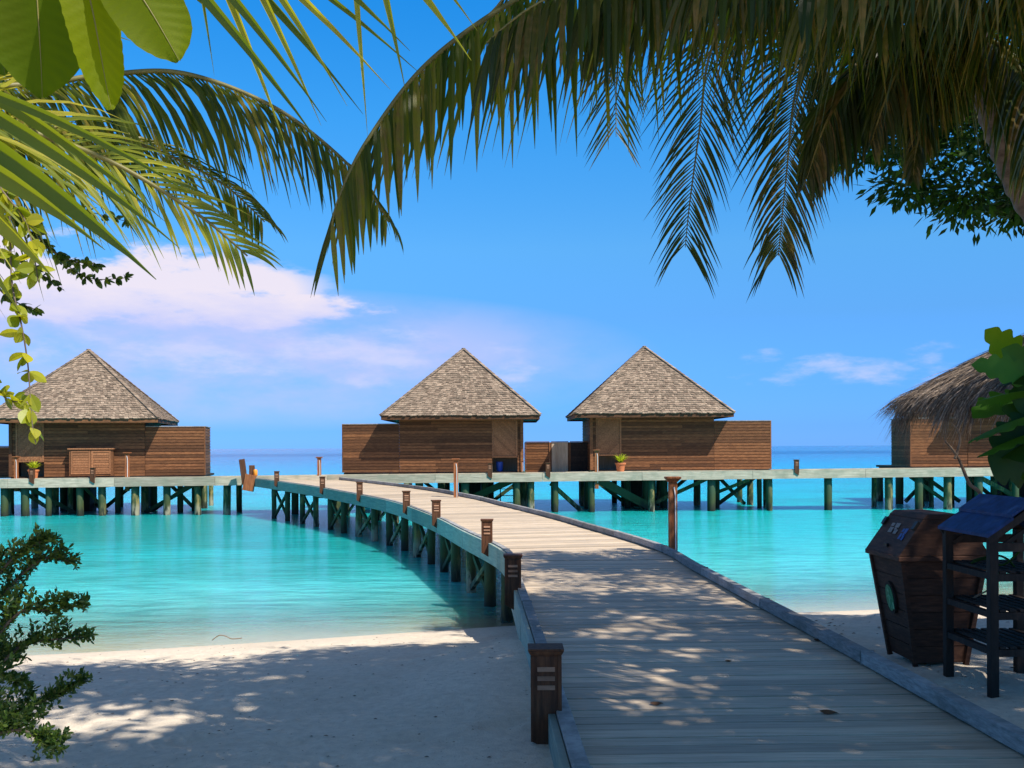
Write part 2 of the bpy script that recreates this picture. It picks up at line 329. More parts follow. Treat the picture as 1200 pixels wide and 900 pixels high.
# ------------------------------------------------------------------ water
def watermat():
    m, N = newmat('lagoon_water'); p = geo(N)
    s = N.n('ShaderNodeSeparateXYZ'); N.l(p, s.inputs[0]); x, y, z = s.outputs
    d = N.m('SUBTRACT', N.m('SUBTRACT', y, N.m('MULTIPLY', x, 0.27)), 14.75)
    patch = N.noise(N.mapping(p, scale=(0.055, 0.09, 1)), 1.0, 4, 0.55)
    fine = N.noise(N.mapping(p, scale=(0.7, 3.2, 1), rot=(0, 0, 0.12)), 1.0, 6, 0.7)
    dd = N.m('ADD', d, N.m('MULTIPLY', N.m('SUBTRACT', patch, 0.5), N.m('MULTIPLY', d, 0.55)))
    lg = N.m('DIVIDE', N.m('LOGARITHM', N.m('ADD', N.m('MAXIMUM', dd, 0.0), 1.0), 10.0), 3.6)
    c = N.ramp(lg, [(0.0, (0.34, 0.60, 0.48)), (0.13, (0.17, 0.56, 0.50)), (0.22, (0.095, 0.60, 0.60)), (0.32, (0.014, 0.48, 0.50)), (0.40, (0.004, 0.42, 0.44)), (0.47, (0.006, 0.42, 0.55)), (0.58, (0.01, 0.27, 0.55)), (0.66, (0.03, 0.16, 0.42)), (0.95, (0.04, 0.13, 0.36))])
    gp = N.m('MULTIPLY', N.ramp(patch, [(0.46, 0.0), (0.58, 1.0)]), N.ramp(lg, [(0.14, 0.0), (0.30, 0.55), (0.44, 0.5), (0.55, 0.0)]))
    c = N.mix(gp, c, (0.010, 0.20, 0.16))
    c = N.mix(N.m('MULTIPLY', N.ramp(fine, [(0.46, 0.0), (0.60, 1.0)]), 0.45), c, (0.006, 0.20, 0.20))
    # the darker reef line close to the horizon
    reef = N.m('MULTIPLY', N.ramp(N.m('DIVIDE', y, 1500.0), [(0.19, 0.0), (0.23, 1.0), (0.29, 1.0), (0.36, 0.0)]), 0.95)
    c = N.mix(reef, c, (0.0, 0.07, 0.22))
    w1 = N.noise(N.mapping(p, scale=(0.9, 2.4, 1), rot=(0, 0, 0.25)), 1.0, 4, 0.6)
    w2 = N.noise(N.mapping(p, scale=(4, 10, 1), rot=(0, 0, -0.3)), 1.0, 4, 0.65)
    h = N.m('ADD', N.m('MULTIPLY', w1, 1.0), N.m('MULTIPLY', w2, 0.35))
    pr = princ(N, c, 0.17, h, 0.85, 0.16, spec=0.4); pr.inputs['IOR'].default_value = 1.33; pr.subsurface_method = 'BURLEY'; pr.inputs['Subsurface Weight'].default_value = 0.7; pr.inputs['Subsurface Scale'].default_value = 1.0; pr.inputs['Subsurface Radius'].default_value = (0.12, 1.0, 0.8)
    tr = N.n('ShaderNodeBsdfTransparent'); tr.inputs[0].default_value = (0.86, 0.97, 0.95, 1)
    gl = N.n('ShaderNodeBsdfGlossy'); gl.inputs['Roughness'].default_value = 0.08
    b = N.n('ShaderNodeBump'); b.inputs['Strength'].default_value = 0.25; b.inputs['Distance'].default_value = 0.05; N.l(h, b.inputs['Height'])
    N.l(b.outputs[0], gl.inputs['Normal'])
    fr = N.n('ShaderNodeFresnel'); fr.inputs['IOR'].default_value = 1.33; N.l(b.outputs[0], fr.inputs['Normal'])
    m1 = N.n('ShaderNodeMixShader'); N.l(fr.outputs[0], m1.inputs[0]); N.l(tr.outputs[0], m1.inputs[1]); N.l(gl.outputs[0], m1.inputs[2])
    m2 = N.n('ShaderNodeMixShader')
    N.l(N.ramp(N.m('DIVIDE', d, 8.0), [(0.0, 0.05), (0.15, 0.35), (0.45, 0.8), (0.85, 1.0)]), m2.inputs[0])
    N.l(m1.outputs[0], m2.inputs[1]); N.l(pr.outputs[0], m2.inputs[2]); finish(N, m2.outputs[0]); return m
M['water'] = watermat()
sheet('water', [-9000, -60, 60, 9000], [9.0, 60, 400, 9500], lambda x, y: -1.0, M['water'])

# ------------------------------------------------------------------ boardwalk path
CP = [(1.62, -3), (1.57, 2), (1.48, 5), (1.38, 8), (1.28, 10.5), (1.18, 13), (1.05, 15.5), (0.25, 19.3), (-0.37, 22), (-1.42, 25.7), (-2.45, 28.7), (-4.5, 33.3), (-6.7, 37.2), (-8.55, 40.3)]
def catmull(P, n=24):
    P = [Vector(p) for p in P]; out = []
    for i in range(len(P) - 1):
        p0 = P[max(i - 1, 0)]; p1 = P[i]; p2 = P[i + 1]; p3 = P[min(i + 2, len(P) - 1)]
        for k in range(n):
            t = k / n
            out.append(0.5 * ((2 * p1) + (p2 - p0) * t + (2 * p0 - 5 * p1 + 4 * p2 - p3) * t * t + (3 * p1 - p0 - 3 * p2 + p3) * t ** 3))
    out.append(P[-1]); return out
PATH = catmull(CP, 30)
ARC = [0.0]
for a, b in zip(PATH, PATH[1:]): ARC.append(ARC[-1] + (b - a).length)
def path(s):
    s = max(0, min(s, ARC[-1] - 1e-4)); lo = 0; hi = len(ARC) - 1
    while hi - lo > 1:
        m = (lo + hi) // 2
        if ARC[m] <= s: lo = m
        else: hi = m
    t = (s - ARC[lo]) / (ARC[hi] - ARC[lo]); p = PATH[lo].lerp(PATH[hi], t)
    q = path_dir(lo, t); return p, q
def path_dir(i, t):
    a = (PATH[min(i + 1, len(PATH) - 1)] - PATH[max(i - 1, 0)]).normalized(); b = (PATH[min(i + 2, len(PATH) - 1)] - PATH[max(i, 0)]).normalized()
    return a.lerp(b, t).normalized()
def deck_z(y):
    t = max(0, min(1, (y - 13) / 27)); return 0.36 * (t * t * (1.5 - 0.5 * t)) * 1.0
HW = 1.21
def hwid(y): t = max(0, min(1, (y - 14) / 4)); u = max(0, min(1, (y - 26) / 6)); return HW + 0.08 * t + 0.27 * u
def edge(s, side, off=0.0, z=0.0):    # side -1 left, +1 right
    p, d = path(s); n = Vector((d.y, -d.x)); q = p + n * side * (hwid(p.y) + off)
    return Vector((q.x, q.y, deck_z(p.y) + z))
def s_at_y(y):
    best = min(range(len(PATH)), key=lambda i: abs(PATH[i].y - y)); return ARC[best]
bw = thing('boardwalk', (1.5, 5, 0), 0, 'weathered plank boardwalk curving from the sand out to the bungalows', 'boardwalk')
def local(o_parent, mb):
    l = Vector(o_parent.location); return mb.xf(lambda v: v - l)
mb = MB(); s = 0.0
while s < ARC[-1] - 0.05:
    w = 0.138; j = random.uniform(-0.004, 0.004); dzr = random.uniform(-0.003, 0.003)
    e = [edge(s, -1, -0.005 + j, dzr), edge(s, 1, -0.005 + j, dzr), edge(s + w, 1, -0.005 + j, dzr), edge(s + w, -1, -0.005 + j, dzr)]
    mb.hexa([v - Vector((0, 0, 0.04)) for v in e] + e); s += w + random.uniform(0.008, 0.014)
# boards: texture runs along each plank (object x axis)
local(bw, mb).build('deck', M['deck'], bw)
def sweep(side, o0, o1, z0, z1, seglen, gap=0.01, s0=0.0, s1=None, jit=0.0):
    mb = MB(); s = s0; s1 = s1 or ARC[-1]
    while s < s1 - 0.1:
        e = min(s + seglen, s1); n = max(1, int((e - s - gap) / 0.5)); r = random.random(); ja = random.uniform(-jit, jit); pts = []
        for k in range(n + 1):
            t = s + (e - gap - s) * k / n
            pts.append([edge(t, side, o0 + ja, z0), edge(t, side, o1 + ja, z0), edge(t, side, o1 + ja, z1 + ja), edge(t, side, o0 + ja, z1 + ja)])
        vs = [v for q in pts for v in q]; fs = []
        for k in range(n):
            for c in range(4): fs.append((k * 4 + c, k * 4 + (c + 1) % 4, k * 4 + 4 + (c + 1) % 4, k * 4 + 4 + c))
        fs.append((0, 1, 2, 3)); fs.append(tuple(n * 4 + c for c in (3, 2, 1, 0)))
        mb.add(vs, fs, r); s = e
    return local(bw, mb)
for sd in (-1, 1):
    sweep(sd, -0.085, 0.0, 0.012, 0.105, 2.6, 0.012, jit=0.004).build('kerb', M['kerb'], bw, bevel=0.006)
    sweep(sd, 0.004, 0.045, -0.23, 0.02 if sd > 0 else 0.085, 3.1, 0.01, jit=0.003).build('fascia', M['fascia'], bw, bevel=0.004)
mb = MB()
for q in (-0.9, 0, 0.9):
    for k in range(int(ARC[-1] / 1.5)):
        a = path(k * 1.5); b = path(min(ARC[-1], k * 1.5 + 1.5))
        pa = [Vector((p.x + d.y * q, p.y - d.x * q, deck_z(p.y) - 0.13)) for p, d in (a, b)]
        mb.beam(pa[0], pa[1], 0.06, 0.16)
local(bw, mb).build('joist', M['dark'], bw)
PZ = -3.3
def pile(parent, x, y, ztop, rad, zb=None):
    mb = MB(); l = Vector(parent.location); zb = PZ if zb is None else zb
    tx, ty = random.uniform(-0.03, 0.03), random.uniform(-0.03, 0.03); n = 7
    pts = [(x + tx * k / n, y + ty * k / n, zb + (ztop - zb) * k / n) for k in range(n + 1)]
    mb.tube(pts, [rad * random.uniform(0.94, 1.05) for _ in pts], 9, wob=0.05)
    rz = parent.rotation_euler.z
    def f(v):
        v = v - l; return Vector((v.x * math.cos(-rz) - v.y * math.sin(-rz), v.x * math.sin(-rz) + v.y * math.cos(-rz), v.z))
    return mb.xf(f).build('pile', M['pile'], parent, smooth=True)
def brace(parent, a, b, w=0.1, mat='pile', name='brace', h=None):
    mb = MB(); mb.beam(a, b, w, h or w * 1.3); l = Vector(parent.location); rz = parent.rotation_euler.z
    def f(v):
        v = v - l; return Vector((v.x * math.cos(-rz) - v.y * math.sin(-rz), v.x * math.sin(-rz) + v.y * math.cos(-rz), v.z))
    return mb.xf(f).build(name, M[mat], parent)
s = s_at_y(15.6); k = 0; prev = None
while s < ARC[-1] - 0.5:
    row = []
    for sd in (-1, 1):
        e = edge(s, sd, -0.10 if sd < 0 else -0.16, 0)
        pile(bw, e.x, e.y, e.z - 0.06, 0.095); row.append(e)
    brace(bw, row[0] + Vector((0, 0, -0.22)), row[1] + Vector((0, 0, -0.22)), 0.09, name='crossbeam', h=0.18)
    if prev and k % 2 == 0:
        for i in (0, 1):
            lo = 0.05
            brace(bw, prev[i] + Vector((0, 0, -0.3)), Vector((row[i].x, row[i].y, -0.95)), 0.07)
            brace(bw, Vector((prev[i].x + 0.05, prev[i].y, -0.95)), row[i] + Vector((0.05, 0, -0.3)), 0.07)
    prev = row; k += 1; s += 1.55 + random.uniform(-0.1, 0.1)
for yy in (3.5, 6.5, 9.5, 12.5):
    for sd in (-1, 1):
        e = edge(s_at_y(yy), sd, -0.14, 0); pile(bw, e.x, e.y, -0.06, 0.08, -1.6)

# ------------------------------------------------------------------ far walkway
def wk_y(x): return 40.5 + 0.03 * x
def wk_z(x): return 0.585 + 0.0055 * x      # kerb top
WX0, WX1 = -32.0, 33.0; WD = 2.3
wk = thing('walkway', (0, 41, 0.5), 0, 'long straight plank walkway on piles linking the four bungalows', 'walkway')
mb = MB(); x = WX0
while x < WX1:
    w = 0.138; y = wk_y(x); z = wk_z(x) - 0.09 + random.uniform(-0.003, 0.003)
    mb.box(x, x + w, y, y + WD, z - 0.04, z); x += w + 0.009
local(wk, mb).build('deck', M['deck'], wk)
for nm, o0, o1, za, zb, mt, sg in (('fascia', -0.05, -0.003, -0.36, -0.03, 'fascia_far', 4.2), ('kerb', 0.0, 0.11, -0.085, 0.0, 'kerb_far', 3.2), ('back_fascia', WD + 0.003, WD + 0.05, -0.34, -0.05, 'kerb_far', 3.7)):
    if mt not in M:
        M[mt] = wood(mt, (0.30, 0.26, 0.19), (0.50, 0.44, 0.32), (0.66, 0.58, 0.44), grain=(1.6, 9, 22), blotch=1.9, blotchc=(0.22, 0.24, 0.17), bamt=0.75, vmin=0.7, vmax=1.1)
    mb = MB(); x = WX0
    while x < WX1:
        x2 = min(WX1, x + sg + random.uniform(-0.4, 0.4)); j = random.uniform(-0.01, 0.01); p = []
        for (xx) in (x, x2 - 0.012):
            y = wk_y(xx); z = wk_z(xx); p.append((xx, y, z))
        (xa, ya, A), (xb, yb, B) = p
        mb.hexa([(xa, ya + o0, A + za), (xb, yb + o0, B + za), (xb, yb + o1, B + za), (xa, ya + o1, A + za), (xa, ya + o0, A + zb + j), (xb, yb + o0, B + zb + j), (xb, yb + o1, B + zb + j), (xa, ya + o1, A + zb + j)])
        x = x2
    local(wk, mb).build(nm, M[mt], wk)
def pxX(px, Y): return (px - 600) / F * Y
front = [-90, -40, 5, 30, 56, 94, 120, 158, 195, 232, 265, 345, 395, 440, 490, 545, 605, 622, 650, 693, 763, 833, 902, 970, 1041, 1077, 1110, 1146, 1189, 1230, 1290]
mb = MB(); x = 0.55
while x < 3.35: mb.box(x, x + .138, 42.95, 46.5, .47, .51); x += .147
local(wk, mb).build('landing', M['deck'], wk)
for i, px in enumerate(front):
    y = 40.75 + 0.03 * pxX(px, 40.6); x = pxX(px, y)
    pile(wk, x, y, wk_z(x) - 0.14, random.uniform(0.12, 0.165))
    if i % 2 == 0:
        x2 = x + random.uniform(-0.15, 0.15); pile(wk, x2, y + 1.7, wk_z(x) - 0.14, random.uniform(0.09, 0.13))
        brace(wk, (x, y, wk_z(x) - 0.3), (x2, y + 1.7, wk_z(x) - 0.3), 0.1, name='crossbeam', h=0.2)
for (x0, y0, x1, y1, w, Y) in ((35, 572, 80, 597, .12, 41.2), (222, 571, 185, 592, .11, 41.2), (655, 575, 677, 595, .12, 41.3), (705, 564, 757, 592, .24, 41.4), (820, 565, 770, 588, .12, 42), (597, 564, 557, 582, .2, 41.6), (1079, 567, 1105, 585, .1, 41.6), (1153, 562, 1199, 587, .13, 41.8), (868, 566, 848, 574, .1, 41.8), (100, 572, 118, 592, .09, 41.5), (420, 566, 395, 588, .1, 41.3)):
    pa, pb = at(x0, y0, Y), at(x1, y1, Y + 0.4); dd_ = (pa - pb) if pa.z > pb.z else (pb - pa); dd_ = dd_ * min(.5, .3 / max(.1, dd_.z)); pa, pb = (pa + dd_, pb - dd_) if pa.z > pb.z else (pa - dd_, pb + dd_); brace(wk, pa, pb, w)

# ------------------------------------------------------------------ bungalows
RW, RD = 6.6, 6.3
def clad_wall(mb, x0, x1, y, z0, z1, thick=0.06, board=0.125, axis='x', flip=1):
    """horizontal boards; axis x: wall in plane y, facing -y; axis y: wall in plane x=y"""
    z = z0
    while z < z1 - 0.01:
        zt = min(z + board - 0.02, z1); r = random.random(); j = random.uniform(0, 0.006)
        x = x0
        L = x1 - x0; cut = x0 + L * random.uniform(0.3, 0.7) if L > 2.5 else None
        for (a, b) in ([(x0, cut - 0.003), (cut + 0.003, x1)] if cut else [(x0, x1)]):
            if axis == 'x': mb.box(a, b, y - 0.02 - j, y, z, zt)
            else:
                xa, xb = (y - 0.02 - j, y) if flip > 0 else (y, y + 0.02 + j)
                mb.box(xa, xb, a, b, z, zt)
        z += board
    if axis == 'x': mb.box(x0 + 0.003, x1 - 0.003, y + 0.002, y + thick, z0 + 0.003, z1 - 0.004, 0.0)
    else:
        xa, xb = (y + 0.002, y + thick) if flip > 0 else (y - thick, y - 0.002)
        mb.box(xa, xb, x0 + 0.003, x1 - 0.003, z0 + 0.003, z1 - 0.004, 0.0)
def shingle_face(mb, a, b, apex, inward, courses=34):
    """a,b eave corners, apex; overlapping random width shingles in straight courses"""
    a = Vector(a); b = Vector(b); apex = Vector(apex); n = (b - a).cross(apex - a).normalized()
    if n.z < 0: n = -n
    base = (b - a).normalized()
    for k in range(courses):
        t0 = k / courses; t1 = min(1.0, (k + 1.35) / courses)
        la = a.lerp(apex, t0); lb = b.lerp(apex, t0); ua = a.lerp(apex, t1); ub = b.lerp(apex, t1)
        L = (lb - la).length
        if L < 0.08: continue
        x = 0.0
        up = ((ua + ub) / 2 - (la + lb) / 2)
        while x < L - 0.01:
            w = random.uniform(0.08, 0.19); x2 = min(L, x + w)
            if L - x2 < 0.06: x2 = L
            f0, f1 = x / L, (x2 - 0.006) / L; dn = random.uniform(-0.035, 0.02); hh = random.uniform(0.028, 0.05)
            p0 = la.lerp(lb, f0) + up.normalized() * dn; p1 = la.lerp(lb, f1) + up.normalized() * dn
            q0 = ua.lerp(ub, min(1, max(0, f0))); q1 = ua.lerp(ub, f1)
            mb.add([p0, p1, q1, q0, p0 + n * hh, p1 + n * hh, q1 + n * 0.006, q0 + n * 0.006], [(4, 5, 6, 7), (0, 1, 5, 4), (1, 2, 6, 5), (3, 0, 4, 7)])
            x = x2
def hut(origin, rz, mirror, label, cabinet=False, low_len=2.4):
    root = thing('water_bungalow', origin, rz, label, 'bungalow', 'water bungalows along the walkway')
    Mx = (lambda v: Vector((RW - v.x, v.y, v.z))) if mirror else (lambda v: v)
    def put(mb, name, mat, parent=root, **kw):
        mb.xf(Mx)
        if mirror: mb.f = [tuple(reversed(f)) for f in mb.f]
        return mb.build(name, M[mat], parent, **kw)
    EZ = 2.24; AZ = 5.36; wy = 0.93
    c = [(0, 0, EZ + .1), (RW, 0, EZ + .1), (RW, RD, EZ + .1), (0, RD, EZ + .1)]; ap = (RW / 2, RD / 2, AZ)
    mb = MB()
    for i in range(4): shingle_face(mb, c[i], c[(i + 1) % 4], ap, None)
    mb.add(c + [ap], [(0, 1, 4), (1, 2, 4), (2, 3, 4), (3, 0, 4)], 0.1)
    roof = put(mb, 'roof', 'shingle')
    mb = MB()
    for i in range(4):
        a = Vector(c[i]); b = Vector(ap); n = 22
        for k in range(n):
            p = a.lerp(b, k / n); q = a.lerp(b, (k + 1.15) / n)
            mb.beam(p + Vector((0, 0, 0.055)), q + Vector((0, 0, 0.035)), 0.17, 0.03)
    put(mb, 'ridge_cap', 'shingle', roof)
    mb = MB()
    for (x0, x1, y0, y1) in ((0.03, RW - .03, 0.03, .07), (0.03, RW - .03, RD - .07, RD - .03), (0.03, .07, .073, RD - .073), (RW - .07, RW - .03, .073, RD - .073)): mb.box(x0, x1, y0, y1, EZ - 0.06, EZ + 0.092)
    put(mb, 'eave_board', 'clad', roof)
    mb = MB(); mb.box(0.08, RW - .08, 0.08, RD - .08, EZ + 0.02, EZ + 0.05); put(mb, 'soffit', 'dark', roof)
    x0, x1, p0, p1 = 0.72, 5.92, 0.95, 2.02; LW = x1 + low_len; LT = 2.02
    mb = MB(); H = EZ + 0.03
    clad_wall(mb, p1, x1, wy, 0, H)
    clad_wall(mb, x0, p0, wy, 0, H)
    clad_wall(mb, wy + .07, RD - 0.9, x1 - .0, 0, H, axis='y', flip=-1)
    clad_wall(mb, wy + .07, RD - 0.9, x0, 0, H, axis='y', flip=1)
    put(mb, 'wall', 'clad')
    mb = MB(); mb.box(p1, p1 + 0.06, wy + 0.07, wy + 1.3, 0, H); mb.box(x0 + 0.07, p1 + 0.06, wy + 1.302, wy + 1.35, 0, H)
    put(mb, 'porch_lining', 'inner')
    # low privacy wall
    mb = MB(); ly = wy + 0.02
    clad_wall(mb, x1 + 0.01, LW, ly, 0.0, LT)
    clad_wall(mb, ly + .07, ly + 2.3, LW - 0.03, 0.0, LT, axis='y', flip=-1)
    put(mb, 'privacy_wall', 'clad')
    mb = MB(); mb.box(x1 + .03, LW + 0.02, ly - 0.035, ly + 0.07, LT + .002, LT + 0.035); mb.box(LW - 0.09, LW + 0.02, ly + 0.073, ly + 2.32, LT + .002, LT + .035)
    put(mb, 'coping', 'kerb')
    mb = MB(); mb.box(LW - 0.035, LW + 0.012, ly - 0.03, ly + 0.04, 0, LT); put(mb, 'corner_post', 'clad')
    # hanging shutter panel with frame and diagonal boards
    zb = 0.60; zt = EZ - 0.05; yy = wy - 0.03
    mb = MB()
    for a in ((p0, p1, zt - .07, zt), (p0, p1, zb, zb + .07), (p0, p0 + .07, zb + .072, zt - .072), (p1 - .07, p1, zb + .072, zt - .072)): mb.box(a[0], a[1], yy - 0.02, yy + .03, a[2], a[3])
    fr = put(mb, 'shutter', 'panel')
    mb = MB(); n = 16; ax, bx, az_, bz = p0 + .075, p1 - .075, zb + .075, zt - .075
    # diagonal slats clipped to the frame
    step = 0.115
    k = -(bz - az_)
    while k < bx - ax:
        # line x = ax + k + (z-az_)
        zlo = max(az_, az_ - k); zhi = min(bz, az_ + (bx - ax) - k)
        if zhi - zlo > 0.05:
            P = (ax + k + (zlo - az_), yy + 0.01, zlo); Q = (ax + k + (zhi - az_), yy + 0.01, zhi)
            mb.beam(P, Q, 0.078, 0.016, up=Vector((0, 1, 0)))
        k += step
    mb.box(ax, bx, yy + 0.022, yy + 0.03, az_, bz, 0.2)
    put(mb, 'slats', 'panel', fr)
    mb = MB(); mb.box(p1 - 0.02 if False else x0 - .02, x0 + .1, wy - 0.09, wy - .025, 0, EZ); put(mb, 'porch_post', 'clad')
    # floor and substructure
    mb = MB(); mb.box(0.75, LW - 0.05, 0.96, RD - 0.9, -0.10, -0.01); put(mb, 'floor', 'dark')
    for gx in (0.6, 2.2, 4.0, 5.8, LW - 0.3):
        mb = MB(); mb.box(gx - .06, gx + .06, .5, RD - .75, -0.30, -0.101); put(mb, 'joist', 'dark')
        for gy in (0.95, 3.0, 5.2):
            mb = MB(); q = gx + random.uniform(-.25, .25); r_ = random.uniform(0.1, 0.17)
            mb.tube([(q, gy, -3.8 + 0.6 * kk) for kk in range(7)], [r_] * 7, 9, wob=.05)
            put(mb, 'pile', 'pile', smooth=True)
    for (a, b) in (((0.8, 1.2, -.35), (2.6, 1.4, -1.7)), ((5.2, 3.0, -.35), (3.6, 3.1, -1.7)), ((LW - .6, 1.3, -.35), (LW - 2.2, 1.3, -1.5)), ((LW - 1.8, 3.2, -.35), (LW - .6, 3.2, -1.6)), ((2.3, 3.1, -.35), (4.0, 3.1, -1.6))):
        mb = MB(); mb.beam(a, b, .11, .15); put(mb, 'brace', 'pile')
    # boarded service block below the floor
    mb = MB(); mb.box(2.55, 3.5, 2.2, 3.6, -1.9, -.302); put(mb, 'service_box', 'dark')
    if cabinet:
        mb = MB(); mb.box(3.05, 4.72, wy - .36, wy - 0.03, 0.02, 1.10); cb = put(mb, 'cabinet', 'clad')
        mb = MB(); mb.box(3.0, 4.77, wy - .42, wy - 0.025, 1.103, 1.15); put(mb, 'cabinet_lid', 'panel', cb)
        for (a, b) in ((3.12, 3.87), (3.90, 4.65)):
            mb = MB()
            for (u, v, s_, t_) in ((a, b, 0.1, .16), (a, b, .98, 1.04), (a, a + .07, .163, .977), (b - .07, b, .163, .977)): mb.box(u, v, wy - .395, wy - .362, s_, t_)
            z = .17
            while z < .95: mb.box(a + .073, b - .073, wy - .38, wy - .362, z, z + .085); z += .1
            d = put(mb, 'cabinet_door', 'panel', cb)
    return root
h1F = Vector((-14.35, 41.6)); th = R(11)
h1o = h1F - Vector((math.cos(th), math.sin(th))) * RW
hut((h1o.x, h1o.y, 0.50), th, False, 'brown boarded bungalow with a wall cabinet, at the left end of the walkway', True)
hut((-5.42, 42.15, 0.57), 0, True, 'brown boarded bungalow left of centre, its low privacy wall reaching left')
hut((2.58, 42.15, 0.62), 0, False, 'brown boarded bungalow right of centre with a potted plant before its shutter')
hut((18.5, 42.2, 0.69), R(-1), True, 'brown boarded bungalow at the far right, half hidden by the thatched roof')
def screen(x0, x1, y, zb, h, mat, label, name='privacy_screen', vert=False):
    r = thing(name, ((x0 + x1) / 2, y, zb), 0, label, 'screen'); w = (x1 - x0) / 2
    mb = MB()
    if vert:
        x = -w
        while x < w - .05: mb.box(x, min(w, x + .14), -.01, .02, 0, h - .04); x += .145
        mb.box(-w, w, .022, .04, 0, h - .04)
    else: clad_wall(mb, -w, w, 0, 0, h - .04, board=.11)
    mb.build('boards', M[mat], r)
    mb = MB(); mb.box(-w - .02, w + .02, -.05, .08, h - .035, h); mb.build('top_rail', M['clad'], r)
    for sx_ in (-w - .06, w + .001): mb = MB(); mb.box(sx_, sx_ + .057, -.06, .08, 0, h - .038); mb.build('post', M['clad'], r)
    return r
screen(0.60, 1.60, 44.4, 0.52, 1.32, 'clad', 'brown boarded screen against the right side of the centre left bungalow')
screen(1.72, 2.42, 44.4, 0.52, 1.32, 'light_screen', 'pale screen panel between the brown and the dark screens', vert=True)
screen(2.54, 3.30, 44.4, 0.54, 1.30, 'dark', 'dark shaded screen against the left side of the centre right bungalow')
screen(-22.8, -20.6, 43.0, 0.42, 1.35, 'clad', 'low brown screen left of the cabinet bungalow')
p = thing('ladder', (-0.2, 42.9, -1.0), 0, 'metal ladder going down into the water under the walkway', 'ladder')
for dx_ in (-.3, .3): mb = MB(); mb.tube([(dx_, 0, -1.2), (dx_, 0, 1.35)], [.025] * 2, 6); mb.build('rail', M['ironmetal'], p)
for k in range(7): mb = MB(); mb.beam((-.3, 0, -.55 + k * .28), (.3, 0, -.55 + k * .28), .05, .03); mb.build('rung', M['ironmetal'], p)
mb = MB(); mb.tube([(0, 0, 0), (0, 0, .03), (0, 0, .38), (0, 0, .42)], [.1, .13, .15, .15], 14); o = mb.build('bucket', M['blue_bin'], smooth=True); o.location = (-0.53, 43.6, 0.565)
tag(o, 'blue bucket under the shutter of the centre left bungalow', 'bucket')

# ------------------------------------------------------------------ bollard lights
def make_bollard(label, group):
    r = thing('bollard_light', (0, 0, 0), 0, label, 'bollard light', group)
    mb = MB(); w, d = .082, .07       # body with a bottom cut on the slant, open louvre slots in front
    zt = .415; zl, zr = -.07, -.15
    mb.add([(-w, -d, zl), (w * .55, -d, zr), (w, -d, zr), (w, d, zr), (w * .55, d, zr), (-w, d, zl), (-w, -d, zt), (w, -d, zt), (w, d, zt), (-w, d, zt)],
           [(0, 1, 2, 7, 6), (5, 9, 8, 3, 4), (0, 6, 9, 5), (2, 3, 8, 7), (0, 5, 4, 1), (1, 4, 3, 2)], .5)
    mb.build('body', M['bollard'], r, bevel=.004)
    mb = MB()
    for sx_ in (-w - .006, w - .014): mb.box(sx_, sx_ + .02, -d - .008, -d + .012, zl + .0, zt)
    mb.build('corner_strip', M['bollard'], r)
    mb = MB(); mb.hexa([(-w - .004, -d - .01, zt + .002), (w + .004, -d - .01, zt + .002), (w + .004, d + .01, zt + .002), (-w - .004, d + .01, zt + .002), (-w - .02, -d - .022, zt + .03), (w + .02, -d - .022, zt + .03), (w + .02, d + .022, zt + .03), (-w - .02, d + .022, zt + .03)])
    mb.box(-w - .02, w + .02, -d - .022, d + .022, zt + .031, zt + .042)
    mb.build('cap', M['bollard'], r, bevel=.003)
    for k in range(3):
        z = zt - .075 - k * .052
        mb = MB(); mb.hexa([(-.05, -d - .012, z - .012), (.05, -d - .012, z - .012), (.05, -d - .001, z - .012), (-.05, -d - .001, z - .012), (-.05, -d - .003, z + .012), (.05, -d - .003, z + .012), (.05, -d - .001, z + .012), (-.05, -d - .001, z + .012)])
        mb.build('louvre', M['slot'], r)
    return r
G1 = 'bollard lights along the left kerb of the boardwalk'
blab = ['nearest and largest louvred wooden bollard light, beside the dark sand', 'second bollard light out, where the sand meets the water',
        'third bollard light out, standing against pale sunlit planks', 'fourth bollard light out along the left kerb', 'fifth bollard light out along the left kerb',
        'sixth bollard light out along the left kerb', 'seventh bollard light out, near the far end of the kerb', 'last small bollard light before the boardwalk corner']
B0 = make_bollard(blab[0], G1)
for i, (px, Y) in enumerate([(641, 5.9), (596, 10.9), (577, 16.2), (516, 21.4), (476.5, 24.9), (426, 29.4), (389, 32.9), (338, 37.2)]):
    s_ = s_at_y(Y) ; best = min((abs(edge(s_ + k * .05, -1).y - Y), s_ + k * .05) for k in range(-60, 60))[1]
    e = edge(best, -1, .055 if i == 0 else .05, 0); _, d_ = path(best)
    loc = (e.x, e.y, e.z); rz = 0.0 if i < 3 else 0.18
    if i == 0: B0.location = loc; B0.rotation_euler.z = rz
    else: dup(B0, loc, rz, blab[i], G1)
G2 = 'small bollard lights on the front edge of the far walkway'
for px, lab in ((38, 'small bollard light left of the potted plant on the left bungalow walkway'), (109, 'small bollard light on the walkway edge before the wall cabinet'), (574, 'small bollard light in front of the centre left bungalow'), (642, 'small bollard light before the pale screen between two bungalows'), (933, 'small bollard light right of the centre right bungalow'), (1173, 'small bollard light on the walkway before the far right bungalow')):
    Y = 40.5 + .03 * pxX(px, 40.5); x = pxX(px, Y); dup(B0, (x, Y - .02, wk_z(x) - .06), 0, lab, G2)
